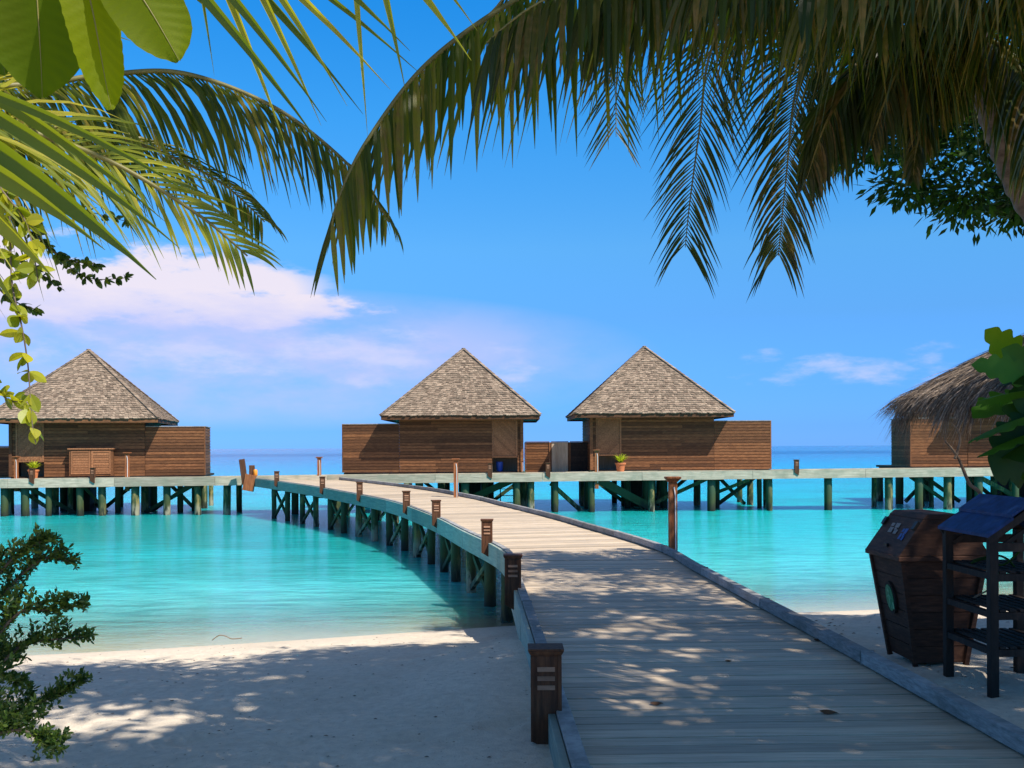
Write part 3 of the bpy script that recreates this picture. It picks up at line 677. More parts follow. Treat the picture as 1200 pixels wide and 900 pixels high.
# corner boards where boardwalk and walkway meet
cbm = thing('corner_bollard', at(291, 575, 39.6), R(8), 'pair of upright brown boards with amber lamp at the boardwalk corner', 'bollard')
mb = MB(); mb.beam((-.12, 0, 0.25), (-.24, 0, 1.22), .2, .28); mb.build('upright', M['bollard'], cbm, bevel=.01)
mb = MB(); mb.beam((.0, -.15, 0.0), (.12, -.12, .62), .42, .16, up=Vector((0, 1, 0))); mb.build('upright', M['post'], cbm, bevel=.01)
mb = MB(); mb.beam((.13, .1, .3), (.13, .1, .98), .2, .2); mb.build('upright', M['bollard'], cbm, bevel=.01)
mb = MB(); mb.tube([(.27, 0, .55), (.27, 0, .6), (.27, 0, .78), (.27, 0, .82)], [.05, .085, .085, .05], 10); mb.build('lamp', M['amber'], cbm, smooth=True)
# lamp posts
def make_post(label, group):
    r = thing('lamp_post', (0, 0, 0), 0, label, 'lamp post', group)
    mb = MB(); mb.box(-.062, .062, -.055, .055, -.55, 1.0); mb.build('post', M['post'], r, bevel=.006)
    mb = MB(); mb.hexa([(-.062, -.056, 1.001), (.062, -.056, 1.001), (.062, .056, 1.001), (-.062, .056, 1.001), (-.11, -.1, 1.055), (.11, -.1, 1.055), (.11, .1, 1.055), (-.11, .1, 1.055)]); mb.box(-.115, .115, -.105, .105, 1.056, 1.085)
    mb.build('cap', M['post'], r, bevel=.006)
    mb = MB(); mb.tube([(.03, -.066, -.3), (.03, -.066, .8), (.01, -.066, .93)], [.009] * 3, 6); mb.build('cable_pipe', M['white_glass'], r)
    return r
G3 = 'brown lamp posts with flat caps'
P0 = make_post('brown capped lamp post standing alone at the right kerb of the boardwalk', G3)
e = edge(s_at_y(15.2), 1, .07, 0); P0.location = (pxX(788, 15.35), 15.35, .06)
dup(P0, (pxX(534, 29.6), 29.6, .28), 0, 'capped lamp post in front of the centre left bungalow wall', G3, (1, 1, .92))
dup(P0, (pxX(374, 40.3), 40.3, .37), 0, 'capped lamp post against open sea near the boardwalk corner', G3, (1.1, 1.1, .82))
def lamp2(px, Y, z, lab, sc=1.0):
    o = dup(P0, (pxX(px, Y), Y, z), 0, lab, G3, (sc * 1.25, sc * 1.25, sc)); 
    return o
lamp2(19, 40.6, .42, 'capped lamp post at the left edge, before the low screen', .85)
lamp2(149, 40.9, .45, 'capped lamp post right of the wall cabinet', .95)
lamp2(612, 42.2, .5, 'short capped post at the porch of the centre left bungalow', .5)
lamp2(699, 40.7, .45, 'capped lamp post left of the terracotta pot at the centre right bungalow', .95)

# ------------------------------------------------------------------ leaves
def blade(mb, p, d, side, L, w, segs=4, droop=0.0, fold=0.25, r=None, shape=None):
    """leaflet: strip of segments with a V fold along the midrib"""
    n = len(mb.v); d = d.normalized(); side = (side - d * side.dot(d)).normalized(); pos = p.copy()
    if r is None: r = random.random()
    prof = shape or [0.35, 1.0, 0.9, 0.6, 0.04]
    for i in range(segs + 1):
        nrm = side.cross(d).normalized(); t = i / segs; q = t * (len(prof) - 1); a = int(min(q, len(prof) - 2)); ww = w * (prof[a] + (prof[a + 1] - prof[a]) * (q - a)) / 2
        mb.v += [tuple(pos - side * ww + nrm * ww * fold), tuple(pos), tuple(pos + side * ww + nrm * ww * fold)]
        pos = pos + d * (L / segs); d = (d + Vector((0, 0, -droop / segs))).normalized(); side = (side - d * side.dot(d)).normalized()
    for i in range(segs):
        a = n + i * 3
        mb.f += [(a, a + 1, a + 4, a + 3), (a + 1, a + 2, a + 5, a + 4)]; mb.r += [r, r]
def frond(parent, pts, nleaf=95, L=0.75, w=0.026, droop=1.4, fwd=0.5, ref=(0, -.35, 1), mat='palm', start=0.12, rr=0.018, tip=0.35, down=0.0, spread=1.0, thin=None):
    P = catmull([at(*p) if not isinstance(p, Vector) else p for p in pts], 14); n = len(P); l = Vector(parent.location)
    mb = MB(); mb.tube([p - l for p in P], [rr * (1 - .85 * i / n) for i in range(n)], 6)
    fo = mb.build('frond', M['rachis'], parent, smooth=True)
    acc = [0.]
    for a, b in zip(P, P[1:]): acc.append(acc[-1] + (b - a).length)
    T = acc[-1]; ref = Vector(ref); mb = MB()
    for k in range(nleaf):
        t = start + (1 - start) * k / nleaf; s = t * T; i = 0
        while i < n - 2 and acc[i + 1] < s: i += 1
        f = (s - acc[i]) / max(1e-6, acc[i + 1] - acc[i]); p = P[i].lerp(P[i + 1], min(1, f)); d = (P[min(i + 2, n - 1)] - P[max(i - 1, 0)]).normalized()
        nr = (ref - d * ref.dot(d)).normalized(); sd = d.cross(nr).normalized()
        ln = L * (0.55 + 0.45 * math.sin(math.pi * min(1, (t + .1) / .9) ** .8)) * (1 - (1 - tip) * max(0, (t - .72) / .28) ** 1.3)
        for sg in (-1, 1):
            if random.random() < 0.04: continue
            lr = random.uniform(.72, 1.18)
            dv = sd * sg * spread * random.uniform(.85, 1.15) + d * (fwd + .5 * t) + nr * random.uniform(-.05, .22) + Vector((random.uniform(-.09, .09), random.uniform(-.09, .09), random.uniform(-.09, .09) - down))
            blade(mb, p - l, dv, d.cross(dv).cross(dv) if False else d, ln * lr, w * random.uniform(.8, 1.2), 5, droop * random.uniform(.75, 1.3), fold=.55)
    mb.build('leaflets', M[mat], fo)
    return fo
rp = thing('palm_tree', (4.05, 6.9, -0.15), 0, 'leaning coconut palm at the right whose old fronds hang across the top', 'palm tree')
l = Vector(rp.location)
TP = catmull([Vector((4.05, 6.9, -.2)), Vector((4.15, 6.9, 1.2)), at(1262, 330, 6.75), at(1200, 215, 6.5), at(1160, 110, 6.35), at(1135, 40, 6.3)], 16)
mb = MB(); mb.tube([p - l for p in TP], [(.135 - .035 * i / len(TP)) * (1.06 if i % 3 == 0 else .97) for i in range(len(TP))], 14, wob=.03)
mb.build('trunk', M['trunk'], rp, smooth=True)
A = (1133, 40, 6.3)
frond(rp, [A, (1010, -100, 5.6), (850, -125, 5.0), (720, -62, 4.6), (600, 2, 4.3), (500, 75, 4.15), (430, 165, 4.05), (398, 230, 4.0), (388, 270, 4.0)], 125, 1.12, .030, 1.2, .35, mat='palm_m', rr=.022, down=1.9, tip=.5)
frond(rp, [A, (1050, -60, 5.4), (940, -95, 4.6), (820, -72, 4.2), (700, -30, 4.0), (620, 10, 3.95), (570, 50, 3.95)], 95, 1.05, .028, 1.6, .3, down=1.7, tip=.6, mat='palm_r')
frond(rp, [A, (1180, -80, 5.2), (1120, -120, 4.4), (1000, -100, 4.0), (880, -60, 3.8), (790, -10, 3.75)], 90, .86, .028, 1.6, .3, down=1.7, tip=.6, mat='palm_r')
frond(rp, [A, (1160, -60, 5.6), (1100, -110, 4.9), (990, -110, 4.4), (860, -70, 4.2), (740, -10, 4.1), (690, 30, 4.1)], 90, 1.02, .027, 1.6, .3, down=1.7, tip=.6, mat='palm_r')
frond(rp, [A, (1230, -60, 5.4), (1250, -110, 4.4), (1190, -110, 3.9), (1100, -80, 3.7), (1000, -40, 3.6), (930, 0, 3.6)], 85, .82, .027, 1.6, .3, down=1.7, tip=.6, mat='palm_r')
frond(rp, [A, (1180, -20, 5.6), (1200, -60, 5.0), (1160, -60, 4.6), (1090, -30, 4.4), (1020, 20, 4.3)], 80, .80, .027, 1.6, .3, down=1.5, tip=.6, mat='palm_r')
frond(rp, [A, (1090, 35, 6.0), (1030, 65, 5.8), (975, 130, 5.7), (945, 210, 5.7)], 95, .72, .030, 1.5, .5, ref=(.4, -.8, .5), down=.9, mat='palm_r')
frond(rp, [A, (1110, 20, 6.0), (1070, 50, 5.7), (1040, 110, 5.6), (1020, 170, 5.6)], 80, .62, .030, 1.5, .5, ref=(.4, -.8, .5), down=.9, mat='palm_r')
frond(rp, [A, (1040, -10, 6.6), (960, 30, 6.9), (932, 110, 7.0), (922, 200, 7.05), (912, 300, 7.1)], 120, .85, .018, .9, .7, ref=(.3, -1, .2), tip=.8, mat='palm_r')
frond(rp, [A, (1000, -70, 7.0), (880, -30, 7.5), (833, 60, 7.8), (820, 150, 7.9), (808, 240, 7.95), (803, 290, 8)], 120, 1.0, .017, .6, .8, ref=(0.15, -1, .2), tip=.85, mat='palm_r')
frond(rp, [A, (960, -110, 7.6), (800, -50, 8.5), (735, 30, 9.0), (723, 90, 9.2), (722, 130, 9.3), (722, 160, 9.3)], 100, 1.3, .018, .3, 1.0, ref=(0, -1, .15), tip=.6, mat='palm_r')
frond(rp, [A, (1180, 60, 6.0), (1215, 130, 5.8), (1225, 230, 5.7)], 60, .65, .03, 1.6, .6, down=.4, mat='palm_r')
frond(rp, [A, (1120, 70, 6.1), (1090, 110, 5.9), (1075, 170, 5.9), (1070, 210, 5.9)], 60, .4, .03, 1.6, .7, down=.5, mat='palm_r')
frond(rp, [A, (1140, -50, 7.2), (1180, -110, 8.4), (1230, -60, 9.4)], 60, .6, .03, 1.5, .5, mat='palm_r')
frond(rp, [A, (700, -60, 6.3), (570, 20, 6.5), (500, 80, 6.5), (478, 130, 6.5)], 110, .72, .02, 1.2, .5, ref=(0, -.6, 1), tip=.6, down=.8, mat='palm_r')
# husk and coconuts at the crown
mb = MB()
for k in range(14):
    th_ = k * 2.4; c_ = at(1136, 48, 6.3) - l; blade(mb, c_, Vector((math.cos(th_), math.sin(th_), -1.1)), Vector((-math.sin(th_), math.cos(th_), 0)), .5, .06, 3, .8)
mb.build('dry_husk', M['thatch'], rp)
lp = thing('palm_tree', (-3.1, 2.4, -0.12), 0, 'coconut palm at the left whose sunlit fronds arch into the picture', 'palm tree')
l2 = Vector(lp.location); LC = Vector((-2.55, 2.75, 3.25))
TP = catmull([Vector((-3.1, 2.4, -.2)), Vector((-3.15, 2.45, 1.2)), Vector((-2.9, 2.6, 2.5)), LC], 12)
mb = MB(); mb.tube([p - l2 for p in TP], [(.14 - .04 * i / len(TP)) * (1.06 if i % 3 == 0 else .97) for i in range(len(TP))], 14, wob=.03); mb.build('trunk', M['trunk'], lp, smooth=True)
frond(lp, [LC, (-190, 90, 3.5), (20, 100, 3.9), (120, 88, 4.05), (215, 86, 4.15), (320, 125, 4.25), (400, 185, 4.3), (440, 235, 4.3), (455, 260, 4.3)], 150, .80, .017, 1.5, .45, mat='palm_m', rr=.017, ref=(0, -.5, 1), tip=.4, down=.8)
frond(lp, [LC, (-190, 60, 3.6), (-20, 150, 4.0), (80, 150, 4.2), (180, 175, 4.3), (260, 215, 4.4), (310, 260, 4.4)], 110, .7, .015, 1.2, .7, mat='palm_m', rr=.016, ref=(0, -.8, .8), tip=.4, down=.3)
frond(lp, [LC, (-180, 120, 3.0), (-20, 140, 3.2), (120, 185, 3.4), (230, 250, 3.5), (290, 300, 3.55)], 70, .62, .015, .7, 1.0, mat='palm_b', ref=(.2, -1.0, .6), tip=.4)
def blades_frond(parent, pts, bl, Y, mat, droop=.35):
    P = catmull([at(*p) if not isinstance(p, Vector) else p for p in pts], 12); l = Vector(parent.location)
    mb = MB(); mb.tube([p - l for p in P], [.016 * (1 - .7 * i / len(P)) for i in range(len(P))], 6); fo = mb.build('frond', M['rachis'], parent, smooth=True); mb = MB()
    for (x0, y0, x1, y1, w) in bl:
        yy = Y + random.uniform(-.05, .05); a = at(x0, y0, yy); b = at(x1, y1, yy + random.uniform(-.03, .03)); d = b - a; L = d.length
        d = d.normalized() + Vector((0, 0, droop * .5)); blade(mb, a - l, d, Vector((d.z, .45, -d.x)), L, w / F * yy * 1.3, 8, droop, .7, shape=[.3, .8, 1, 1, .9, .7, .45, .2, .03])
    mb.build('leaflets', M[mat], fo)
blades_frond(lp, [LC, (-420, 40, 2.5), (-170, 60, 2.2), (-90, 130, 2.15), (-70, 260, 2.15)], [(-90, 120, 178, 336, 26), (-95, 150, 120, 300, 20), (-85, 90, 206, 300, 15), (-100, 60, 190, 270, 12), (-75, 190, 60, 330, 22), (-80, 210, 20, 370, 18), (-95, 80, 225, 240, 10)], 2.15, 'palm_b')
bl_ = []
for (x0, x1, y1, w) in ((222, 372, 180, 12), (262, 332, 176, 9), (256, 377, 148, 11), (300, 372, 150, 9), (292, 420, 140, 10), (330, 452, 112, 10), (318, 402, 128, 9), (356, 488, 95, 9), (395, 476, 66, 11), (418, 430, 160, 7), (450, 474, 110, 9), (486, 548, 75, 12), (205, 290, 60, 7), (236, 250, 90, 6), (520, 556, 40, 8), (180, 210, 30, 6)):
    k_ = (x1 - x0) / (y1 + 5.); bl_.append((x0 - k_ * 150, -155, x1, y1, w))
blades_frond(lp, [LC, (-300, -180, 2.4), (40, -170, 2.25), (260, -158, 2.2), (500, -150, 2.2)], bl_, 2.2, 'palm_b', .3)
frond(lp, [LC, (-160, -30, 2.9), (-10, 15, 3.1), (110, 50, 3.2)], 36, .46, .012, .8, 1.0, mat='palm_b', ref=(0, -.8, .6), tip=.5, rr=.009)
frond(lp, [LC, LC + Vector((-1, .3, .5)), LC + Vector((-2, .8, .2)), LC + Vector((-2.7, 1.2, -.8))], 60, .7, .03, 1.5, .5)
frond(lp, [LC, LC + Vector((-.4, -.9, .6)), LC + Vector((-.5, -2, .4)), LC + Vector((-.6, -2.8, -.6))], 60, .7, .03, 1.5, .5)
frond(lp, [LC, (-250, 200, 3.6), (-60, 60, 4.4), (60, 110, 4.9), (160, 190, 5.0)], 90, .8, .018, 1.5, .6, mat='palm')

def oval(mb, p, d, nrm, L, w, r=None, segs=5, curl=.3, fold=.2, shape=(.12, .62, .95, 1.0, .72, .08)):
    side = d.cross(nrm); 
    if side.length < 1e-3: side = Vector((1, 0, 0))
    blade(mb, p, d, side, L, w, segs, curl, fold, r, list(shape))
def rv(a=1.0): return Vector((random.uniform(-a, a), random.uniform(-a, a), random.uniform(-a, a)))
# hanging leafy branches at the left (sea hibiscus tree leaning in)
def vine(parent, pts, leafL, leafW, step, mat, per=4, seed=0, rad=.004, name='branch'):
    P = catmull([at(*p) if not isinstance(p, Vector) else p for p in pts], 10); l = Vector(parent.location)
    mb = MB(); mb.tube([p - l for p in P], [rad * (1 - .6 * i / len(P)) for i in range(len(P))], 5); br = mb.build(name, M['bark'], parent, smooth=True)
    mb = MB(); acc = 0
    for a, b in zip(P, P[1:]):
        acc += (b - a).length
        if acc > step:
            acc = random.uniform(-.3, .2) * step; d = (b - a).normalized()
            for k in range(per):
                dv = (rv() + d * .7 + Vector((0, -.2, -.1))).normalized()
                oval(mb, b - l, dv, rv(), leafL * random.uniform(.6, 1.15), leafW * random.uniform(.7, 1.1), curl=.5)
    mb.build('foliage', M[mat], br); return br
lt = thing('broadleaf_tree', (-3.6, 3.6, -.2), 0, 'small leaved tree at the left edge with sunlit twigs trailing down', 'tree')
TB = Vector(lt.location)
P = catmull([Vector((-3.6, 3.6, -.3)), Vector((-3.5, 3.65, 1.4)), Vector((-3.1, 3.5, 2.8)), at(-60, 60, 3.6)], 10)
mb = MB(); mb.tube([p - TB for p in P], [.11 - .075 * i / len(P) for i in range(len(P))], 10, wob=.04); mb.build('trunk', M['bark'], lt, smooth=True)
vine(lt, [(-60, 60, 3.6), (-5, 160, 3.3), (10, 240, 3.2), (14, 330, 3.1), (25, 380, 3.0), (33, 430, 3.0), (37, 490, 3.0), (42, 520, 3.0)], .056, .036, .05, 'leaf_bright', 4)
vine(lt, [(-60, 60, 3.6), (-10, 200, 3.2), (30, 260, 3.1), (45, 330, 3.05)], .062, .04, .045, 'leaf_bright', 5)
vine(lt, [(-80, 300, 3.4), (-30, 420, 3.2), (5, 465, 3.1), (30, 470, 3.1)], .045, .028, .025, 'leaf_bright', 5)
for q in ([(-60, 60, 3.6), (0, 230, 4.2), (60, 290, 4.4), (100, 325, 4.5), (155, 325, 4.5)], [(-40, 160, 4), (30, 260, 4.3), (70, 300, 4.4), (110, 310, 4.4)], [(-60, 60, 3.6), (10, 120, 4.6), (80, 100, 4.8), (120, 85, 4.8)], [(-60, 250, 4), (0, 340, 4.3), (40, 362, 4.3)], [(-60, 60, 3.6), (0, 100, 4.4), (50, 150, 4.6), (60, 220, 4.6)], [(-60, 60, 3.6), (-10, 200, 4.6), (80, 240, 4.9), (150, 260, 5.0)], [(-60, 60, 3.6), (-20, 100, 4.3), (30, 85, 4.6), (90, 60, 4.8)], [(-60, 150, 4), (-10, 290, 4.5), (30, 310, 4.5), (75, 340, 4.5)]):
    vine(lt, q, .045, .022, .028, 'leaf_bush', 7)
# big near leaves, top left: a broad-leaved shrub branch
bl = thing('broad_leaved_shrub', (-1.6, 0.9, -.12), 0, 'tall shrub with big glossy yellow green leaves filling the top left corner', 'shrub')
lb = Vector(bl.location); H0 = at(60, -150, 1.25)
P = catmull([Vector((-1.6, .9, -.15)), Vector((-1.55, .9, 1.2)), Vector((-1.25, 1.1, 2.3)), Vector((-.8, 1.2, 2.45)), H0], 8)
mb = MB(); mb.tube([p - lb for p in P], [.035 - .025 * i / len(P) for i in range(len(P))], 8); mb.build('stem', M['bark'], bl, smooth=True)
for (x0, y0, x1, y1, wpx, roll, Yd) in ((40, -100, 45, 105, 76, .2, 1.25), (-20, -60, -5, 80, 80, -.5, 1.3), (75, -90, 160, 110, 50, .9, 1.22), (110, -70, 228, 42, 58, .15, 1.2), (100, -50, 150, 12, 40, 1.0, 1.28), (-60, -20, -30, 60, 60, .3, 1.3)):
    wpx *= 1.5; a = at(x0, y0, Yd); b = at(x1, y1, Yd - .02); d = b - a; L = d.length
    dn = d.normalized(); side = Vector((math.cos(roll), math.sin(roll), 0)); side = (side - dn * side.dot(dn)).normalized()
    prof = [.06, .34, .58, .78, .91, .98, 1.0, .98, .92, .78, .5, .08]; NS, NC = 44, 10; w = wpx / F * Yd / 2; mb = MB(); pos = a - lb; r = random.random(); mid = []
    for i in range(NS + 1):
        t = i / NS; q = t * (len(prof) - 1); k = int(min(q, len(prof) - 2)); ww = w * (prof[k] + (prof[k + 1] - prof[k]) * (q - k)); nr = side.cross(dn).normalized(); mid.append(pos - nr * .0004)
        for c_ in range(-NC, NC + 1):
            u = c_ / NC; h = abs(u) * ww * .30 - (u * ww) ** 2 * 6 + .0011 * math.sin((t * 15 - abs(u) * 1.6) * 2 * math.pi) * min(1, 3 * abs(u)) + .003 * math.sin(t * 9 + u * 2) * abs(u)
            mb.v.append(tuple(pos + side * ww * u + nr * h))
        pos = pos + dn * L / NS; dn = (dn + Vector((0, 0, -.5 / NS)) + nr * .012 * math.sin(t * 5)).normalized(); side = (side - dn * side.dot(dn)).normalized()
    n1_ = 2 * NC + 1
    for i in range(NS):
        for c_ in range(2 * NC): mb.f.append((i * n1_ + c_, i * n1_ + c_ + 1, (i + 1) * n1_ + c_ + 1, (i + 1) * n1_ + c_)); mb.r.append(r)
    o = mb.build('leaf', M['leaf_big'], bl, smooth=True)
    mb = MB(); mb.tube(mid, [.0016 * (1.1 - i / len(mid)) for i in range(len(mid))], 6); mb.build('midrib', M['rachis'], o, smooth=True)

# ------------------------------------------------------------------ bush bottom left
bu = thing('bush', (-2.75, 4.9, sand_z(-2.75, 4.9)), 0, 'small leaved coastal bush on the sand at the lower left', 'bush')
lbu = Vector(bu.location)
def bush_branch(pts, mat='leaf_bush', Y=4.9):
    P = catmull([at(*p) for p in pts], 12); mb = MB(); mb.tube([p - lbu for p in P], [.012 - .009 * i / len(P) for i in range(len(P))], 5); br = mb.build('branch', M['bark'], bu, smooth=True)
    mb = MB()
    def spray(p, d, n=6):
        for k in range(n):
            dv = (d * .6 + rv() + Vector((0, 0, .3))).normalized(); oval(mb, p + rv(.008) - lbu, dv, rv(), random.uniform(.02, .036), random.uniform(.009, .015), curl=.1)
    for i in range(3, len(P)):
        d = (P[i] - P[i - 1]).normalized(); t = i / len(P); spray(P[i], d)
        if i % 2 == 0 and t < .97:
            for q in range(2):
                sd = (d + rv(.75) + Vector((0, 0, .25))).normalized(); L = (1 - t) * .17 + .03; p = P[i].copy(); k = 0
                while k < L: p = p + sd * .022; k += .022; spray(p, sd, 5); sd = (sd + Vector((0, 0, .05)) + rv(.15)).normalized()
    mb.build('foliage', M[mat], br)
for q in ([(-60, 900, 4.9), (-40, 760, 4.9), (10, 690, 4.9), (50, 655, 4.9), (82, 658, 4.9)], [(-60, 900, 4.9), (-50, 740, 4.9), (0, 670, 4.8), (30, 645, 4.8), (58, 630, 4.8)], [(-60, 900, 4.9), (-30, 790, 4.8), (20, 720, 4.7), (60, 715, 4.7), (98, 709, 4.7)],
          [(-60, 900, 4.9), (-30, 820, 4.9), (20, 760, 4.9), (60, 750, 4.9), (101, 747, 4.9)], [(-60, 900, 4.9), (-20, 850, 4.7), (30, 830, 4.6), (65, 815, 4.6), (96, 798, 4.6)], [(-60, 900, 4.8), (-25, 870, 4.5), (20, 855, 4.4), (50, 868, 4.4), (60, 872, 4.4)],
          [(-60, 900, 4.9), (-50, 830, 4.9), (-25, 760, 4.9), (-15, 700, 4.9), (2, 650, 4.9)], [(-60, 900, 4.9), (-40, 840, 5.2), (0, 780, 5.2), (20, 770, 5.2)], [(-60, 900, 4.9), (-40, 800, 5.1), (0, 740, 5.1), (25, 690, 5.1)], [(-60, 900, 4.9), (-60, 820, 4.6), (-10, 790, 4.5), (20, 800, 4.5)],
          [(-60, 900, 4.9), (-30, 880, 4.6), (-5, 850, 4.6), (30, 845, 4.6)], [(-60, 900, 4.9), (-90, 800, 4.9), (-60, 700, 4.9), (-20, 650, 4.9)]):
    bush_branch(q)

# ------------------------------------------------------------------ big leaf shrub at the right
rs = thing('breadfruit_shrub', (3.25, 5.0, -.14), 0, 'dark shrub with large lobed leaves at the right edge', 'shrub')
lr_ = Vector(rs.location)
P = catmull([Vector((3.25, 5, -.2)), Vector((3.2, 5, .8)), at(1290, 520, 5), at(1240, 440, 5)], 8)
mb = MB(); mb.tube([p - lr_ for p in P], [.04 - .022 * i / len(P) for i in range(len(P))], 8); mb.build('stem', M['bark'], rs, smooth=True)
def lobed(a, b, w, roll, parent, mat='leaf_dark'):
    d = (b - a); L = d.length; dn = d.normalized(); side = Vector((math.cos(roll), math.sin(roll), .15)); 
    side = (side - dn * side.dot(dn)).normalized(); mb = MB(); lobes = 5; N_ = 30; pos = a.copy(); n0 = 0; r = random.random()
    for i in range(N_ + 1):
        t = i / N_; env = math.sin(math.pi * min(1, t * .93 + .04) ** .85) ** .8
        ww = w * env * (.62 + .38 * abs(math.sin(math.pi * lobes * t + .4))) / 2
        if t > .97: ww *= .3
        nr = side.cross(dn); cup = .18 * math.sin(t * 9) * .1
        sweep_ = dn * ww * .35
        mb.v += [tuple(pos - side * ww + sweep_ + nr * ww * .25), tuple(pos + nr * 0), tuple(pos + side * ww + sweep_ + nr * ww * .25)]
        pos = pos + dn * L / N_; dn = (dn + Vector((0, 0, -.012))).normalized()
    for i in range(N_):
        q = i * 3; mb.f += [(q, q + 1, q + 4, q + 3), (q + 1, q + 2, q + 5, q + 4)]; mb.r += [r, r]
    l = Vector(parent.location); mb.xf(lambda v: v - l); return mb.build('leaf', M[mat], parent, smooth=True)
M['leaf_mid'] = leafmat('leaf_mid', (0.012, 0.05, 0.006), (0.03, 0.10, 0.012), (0.06, 0.16, 0.015), trans=.4, rough=.6, spec=.2)
for (x0, y0, x1, y1, w, rl, mt) in ((1205, 445, 1160, 378, 40, .3, 'leaf_big'), (1215, 450, 1142, 412, 32, .4, 'leaf_mid'), (1215, 460, 1145, 455, 44, -.3, 'leaf_mid'), (1230, 470, 1138, 472, 50, .5, 'leaf_mid'), (1240, 480, 1132, 496, 64, .1, 'leaf_mid'), (1240, 500, 1140, 517, 40, -.5, 'leaf_mid'), (1240, 490, 1157, 545, 64, .2, 'leaf_dark'), (1250, 500, 1180, 552, 60, .3, 'leaf_dark'), (1250, 440, 1185, 540, 70, .1, 'leaf_dark'), (1260, 430, 1170, 500, 70, .6, 'leaf_dark'), (1250, 410, 1185, 470, 60, .2, 'leaf_dark'), (1240, 430, 1230, 350, 60, .4, 'leaf_mid'), (1260, 440, 1330, 400, 60, .4, 'leaf_mid'), (1270, 520, 1350, 560, 70, .4, 'leaf_dark'), (1250, 455, 1180, 395, 40, .2, 'leaf_mid'), (1260, 500, 1200, 560, 60, -.2, 'leaf_dark'), (1225, 430, 1185, 440, 60, -.2, 'leaf_dark'), (1220, 510, 1178, 528, 60, -.2, 'leaf_dark')):
    Yd = random.uniform(4.75, 5.15); lobed(at(x0, y0, Yd + .1), at(x1, y1, Yd), w / F * Yd * 1.25, rl, rs, mt)

# ------------------------------------------------------------------ shade trees
def crown_tree(name, base, stems, ellipsoids, label, nclus, per, leafL, leafW, mat, keep, spread=.55, seed=1):
    random.seed(seed)
    t = thing(name, base, 0, label, 'tree'); l = Vector(base)
    mb = MB()
    for st in stems[:1]: mb.tube([Vector(p) - l for p in catmull([Vector(q[:3]) for q in st], 6)], [st[0][3] + (st[-1][3] - st[0][3]) * i / ((len(st) - 1) * 6) for i in range((len(st) - 1) * 6 + 1)], 12, wob=.04)
    tr = mb.build('trunk', M['bark'], t, smooth=True)
    for st in stems[1:]:
        mb = MB(); mb.tube([Vector(p) - l for p in catmull([Vector(q[:3]) for q in st], 6)], [st[0][3] + (st[-1][3] - st[0][3]) * i / ((len(st) - 1) * 6) for i in range((len(st) - 1) * 6 + 1)], 8, wob=.04)
        mb.build('limb', M['bark'], t, smooth=True)
    mb = MB(); n = 0; tries = 0
    while n < nclus and tries < nclus * 30:
        tries += 1; cx, cy, cz, rx, ry, rz_ = random.choice(ellipsoids)
        v = rv(); 
        if v.length > 1: continue
        v = v.normalized() * (v.length ** .6)
        c = Vector((cx + v.x * rx, cy + v.y * ry, cz + v.z * rz_))
        if not keep(c): continue
        if noise.noise(c * .62) < ((-.10 if c.x < 2.8 else -.17) if c.y > 2.4 else -.30): continue
        n += 1; out = Vector((v.x, v.y, v.z * .5 - .1)); R_ = spread * random.uniform(.6, 1.2); tw = MB()
        for k in range(per):
            o = rv(); o = o.normalized() * R_ * random.random() ** .5; o.z *= .55
            p = c + o - l; dv = (o.normalized() * .8 + out * .3 + rv(.5) + Vector((0, 0, -.25))).normalized(); nrm = (Vector((0, 0, 1)) + rv(.7)).normalized()
            side = dv.cross(nrm).normalized(); L = leafL * random.uniform(.7, 1.2); w = leafW * random.uniform(.8, 1.2); r = random.random()
            mb.add([p, p + dv * L * .45 + side * w / 2, p + dv * L, p + dv * L * .45 - side * w / 2], [(0, 1, 2, 3)], r)
    mb.build('crown', M[mat], t)
    return t
def hidden(c): return c.z - .75 > CAMZ + .4367 * max(c.y, 0) or c.y < -.3
crown_tree('shade_tree', (6.6, -1.5, -.15), [[(6.6, -1.5, -.3, .32), (6.4, -1.2, 2, .27), (6.0, -.6, 4.5, .22), (5, 1, 7, .14)], [(6.0, -.6, 4.5, .17), (3.5, 0.5, 6.6, .1), (0.5, 2, 7.6, .05)], [(6.0, -.6, 4.5, .16), (6.5, 2.0, 6.8, .1), (6.5, 4.8, 8, .05)], [(5, 1, 7, .12), (3.5, 4, 8.2, .05), (1.0, 5.5, 8.6, .03)], [(6.0, -.6, 4.5, .14), (8, -1, 6.6, .1), (10, 0.5, 7.6, .05)]],
           [(3.4, 2.7, 7.8, 6.0, 4.1, 1.5), (0.5, 2.6, 7.5, 4.6, 4.0, 1.2), (7.2, 2.5, 7.6, 4.5, 4.8, 1.5), (4.8, 4.3, 8.2, 4.2, 2.2, 1.2), (5.8, 1.2, 7.6, 3.5, 2.2, 1.3)], 'big spreading shade tree behind the camera shading boardwalk and beach', 960, 52, .20, .085, 'leaf_shade', (lambda c: hidden(c) and not (c.x < 2.0 and c.y < 2.0) and not (c.x < 3.0 and c.y < 0.3)), .62, 11)
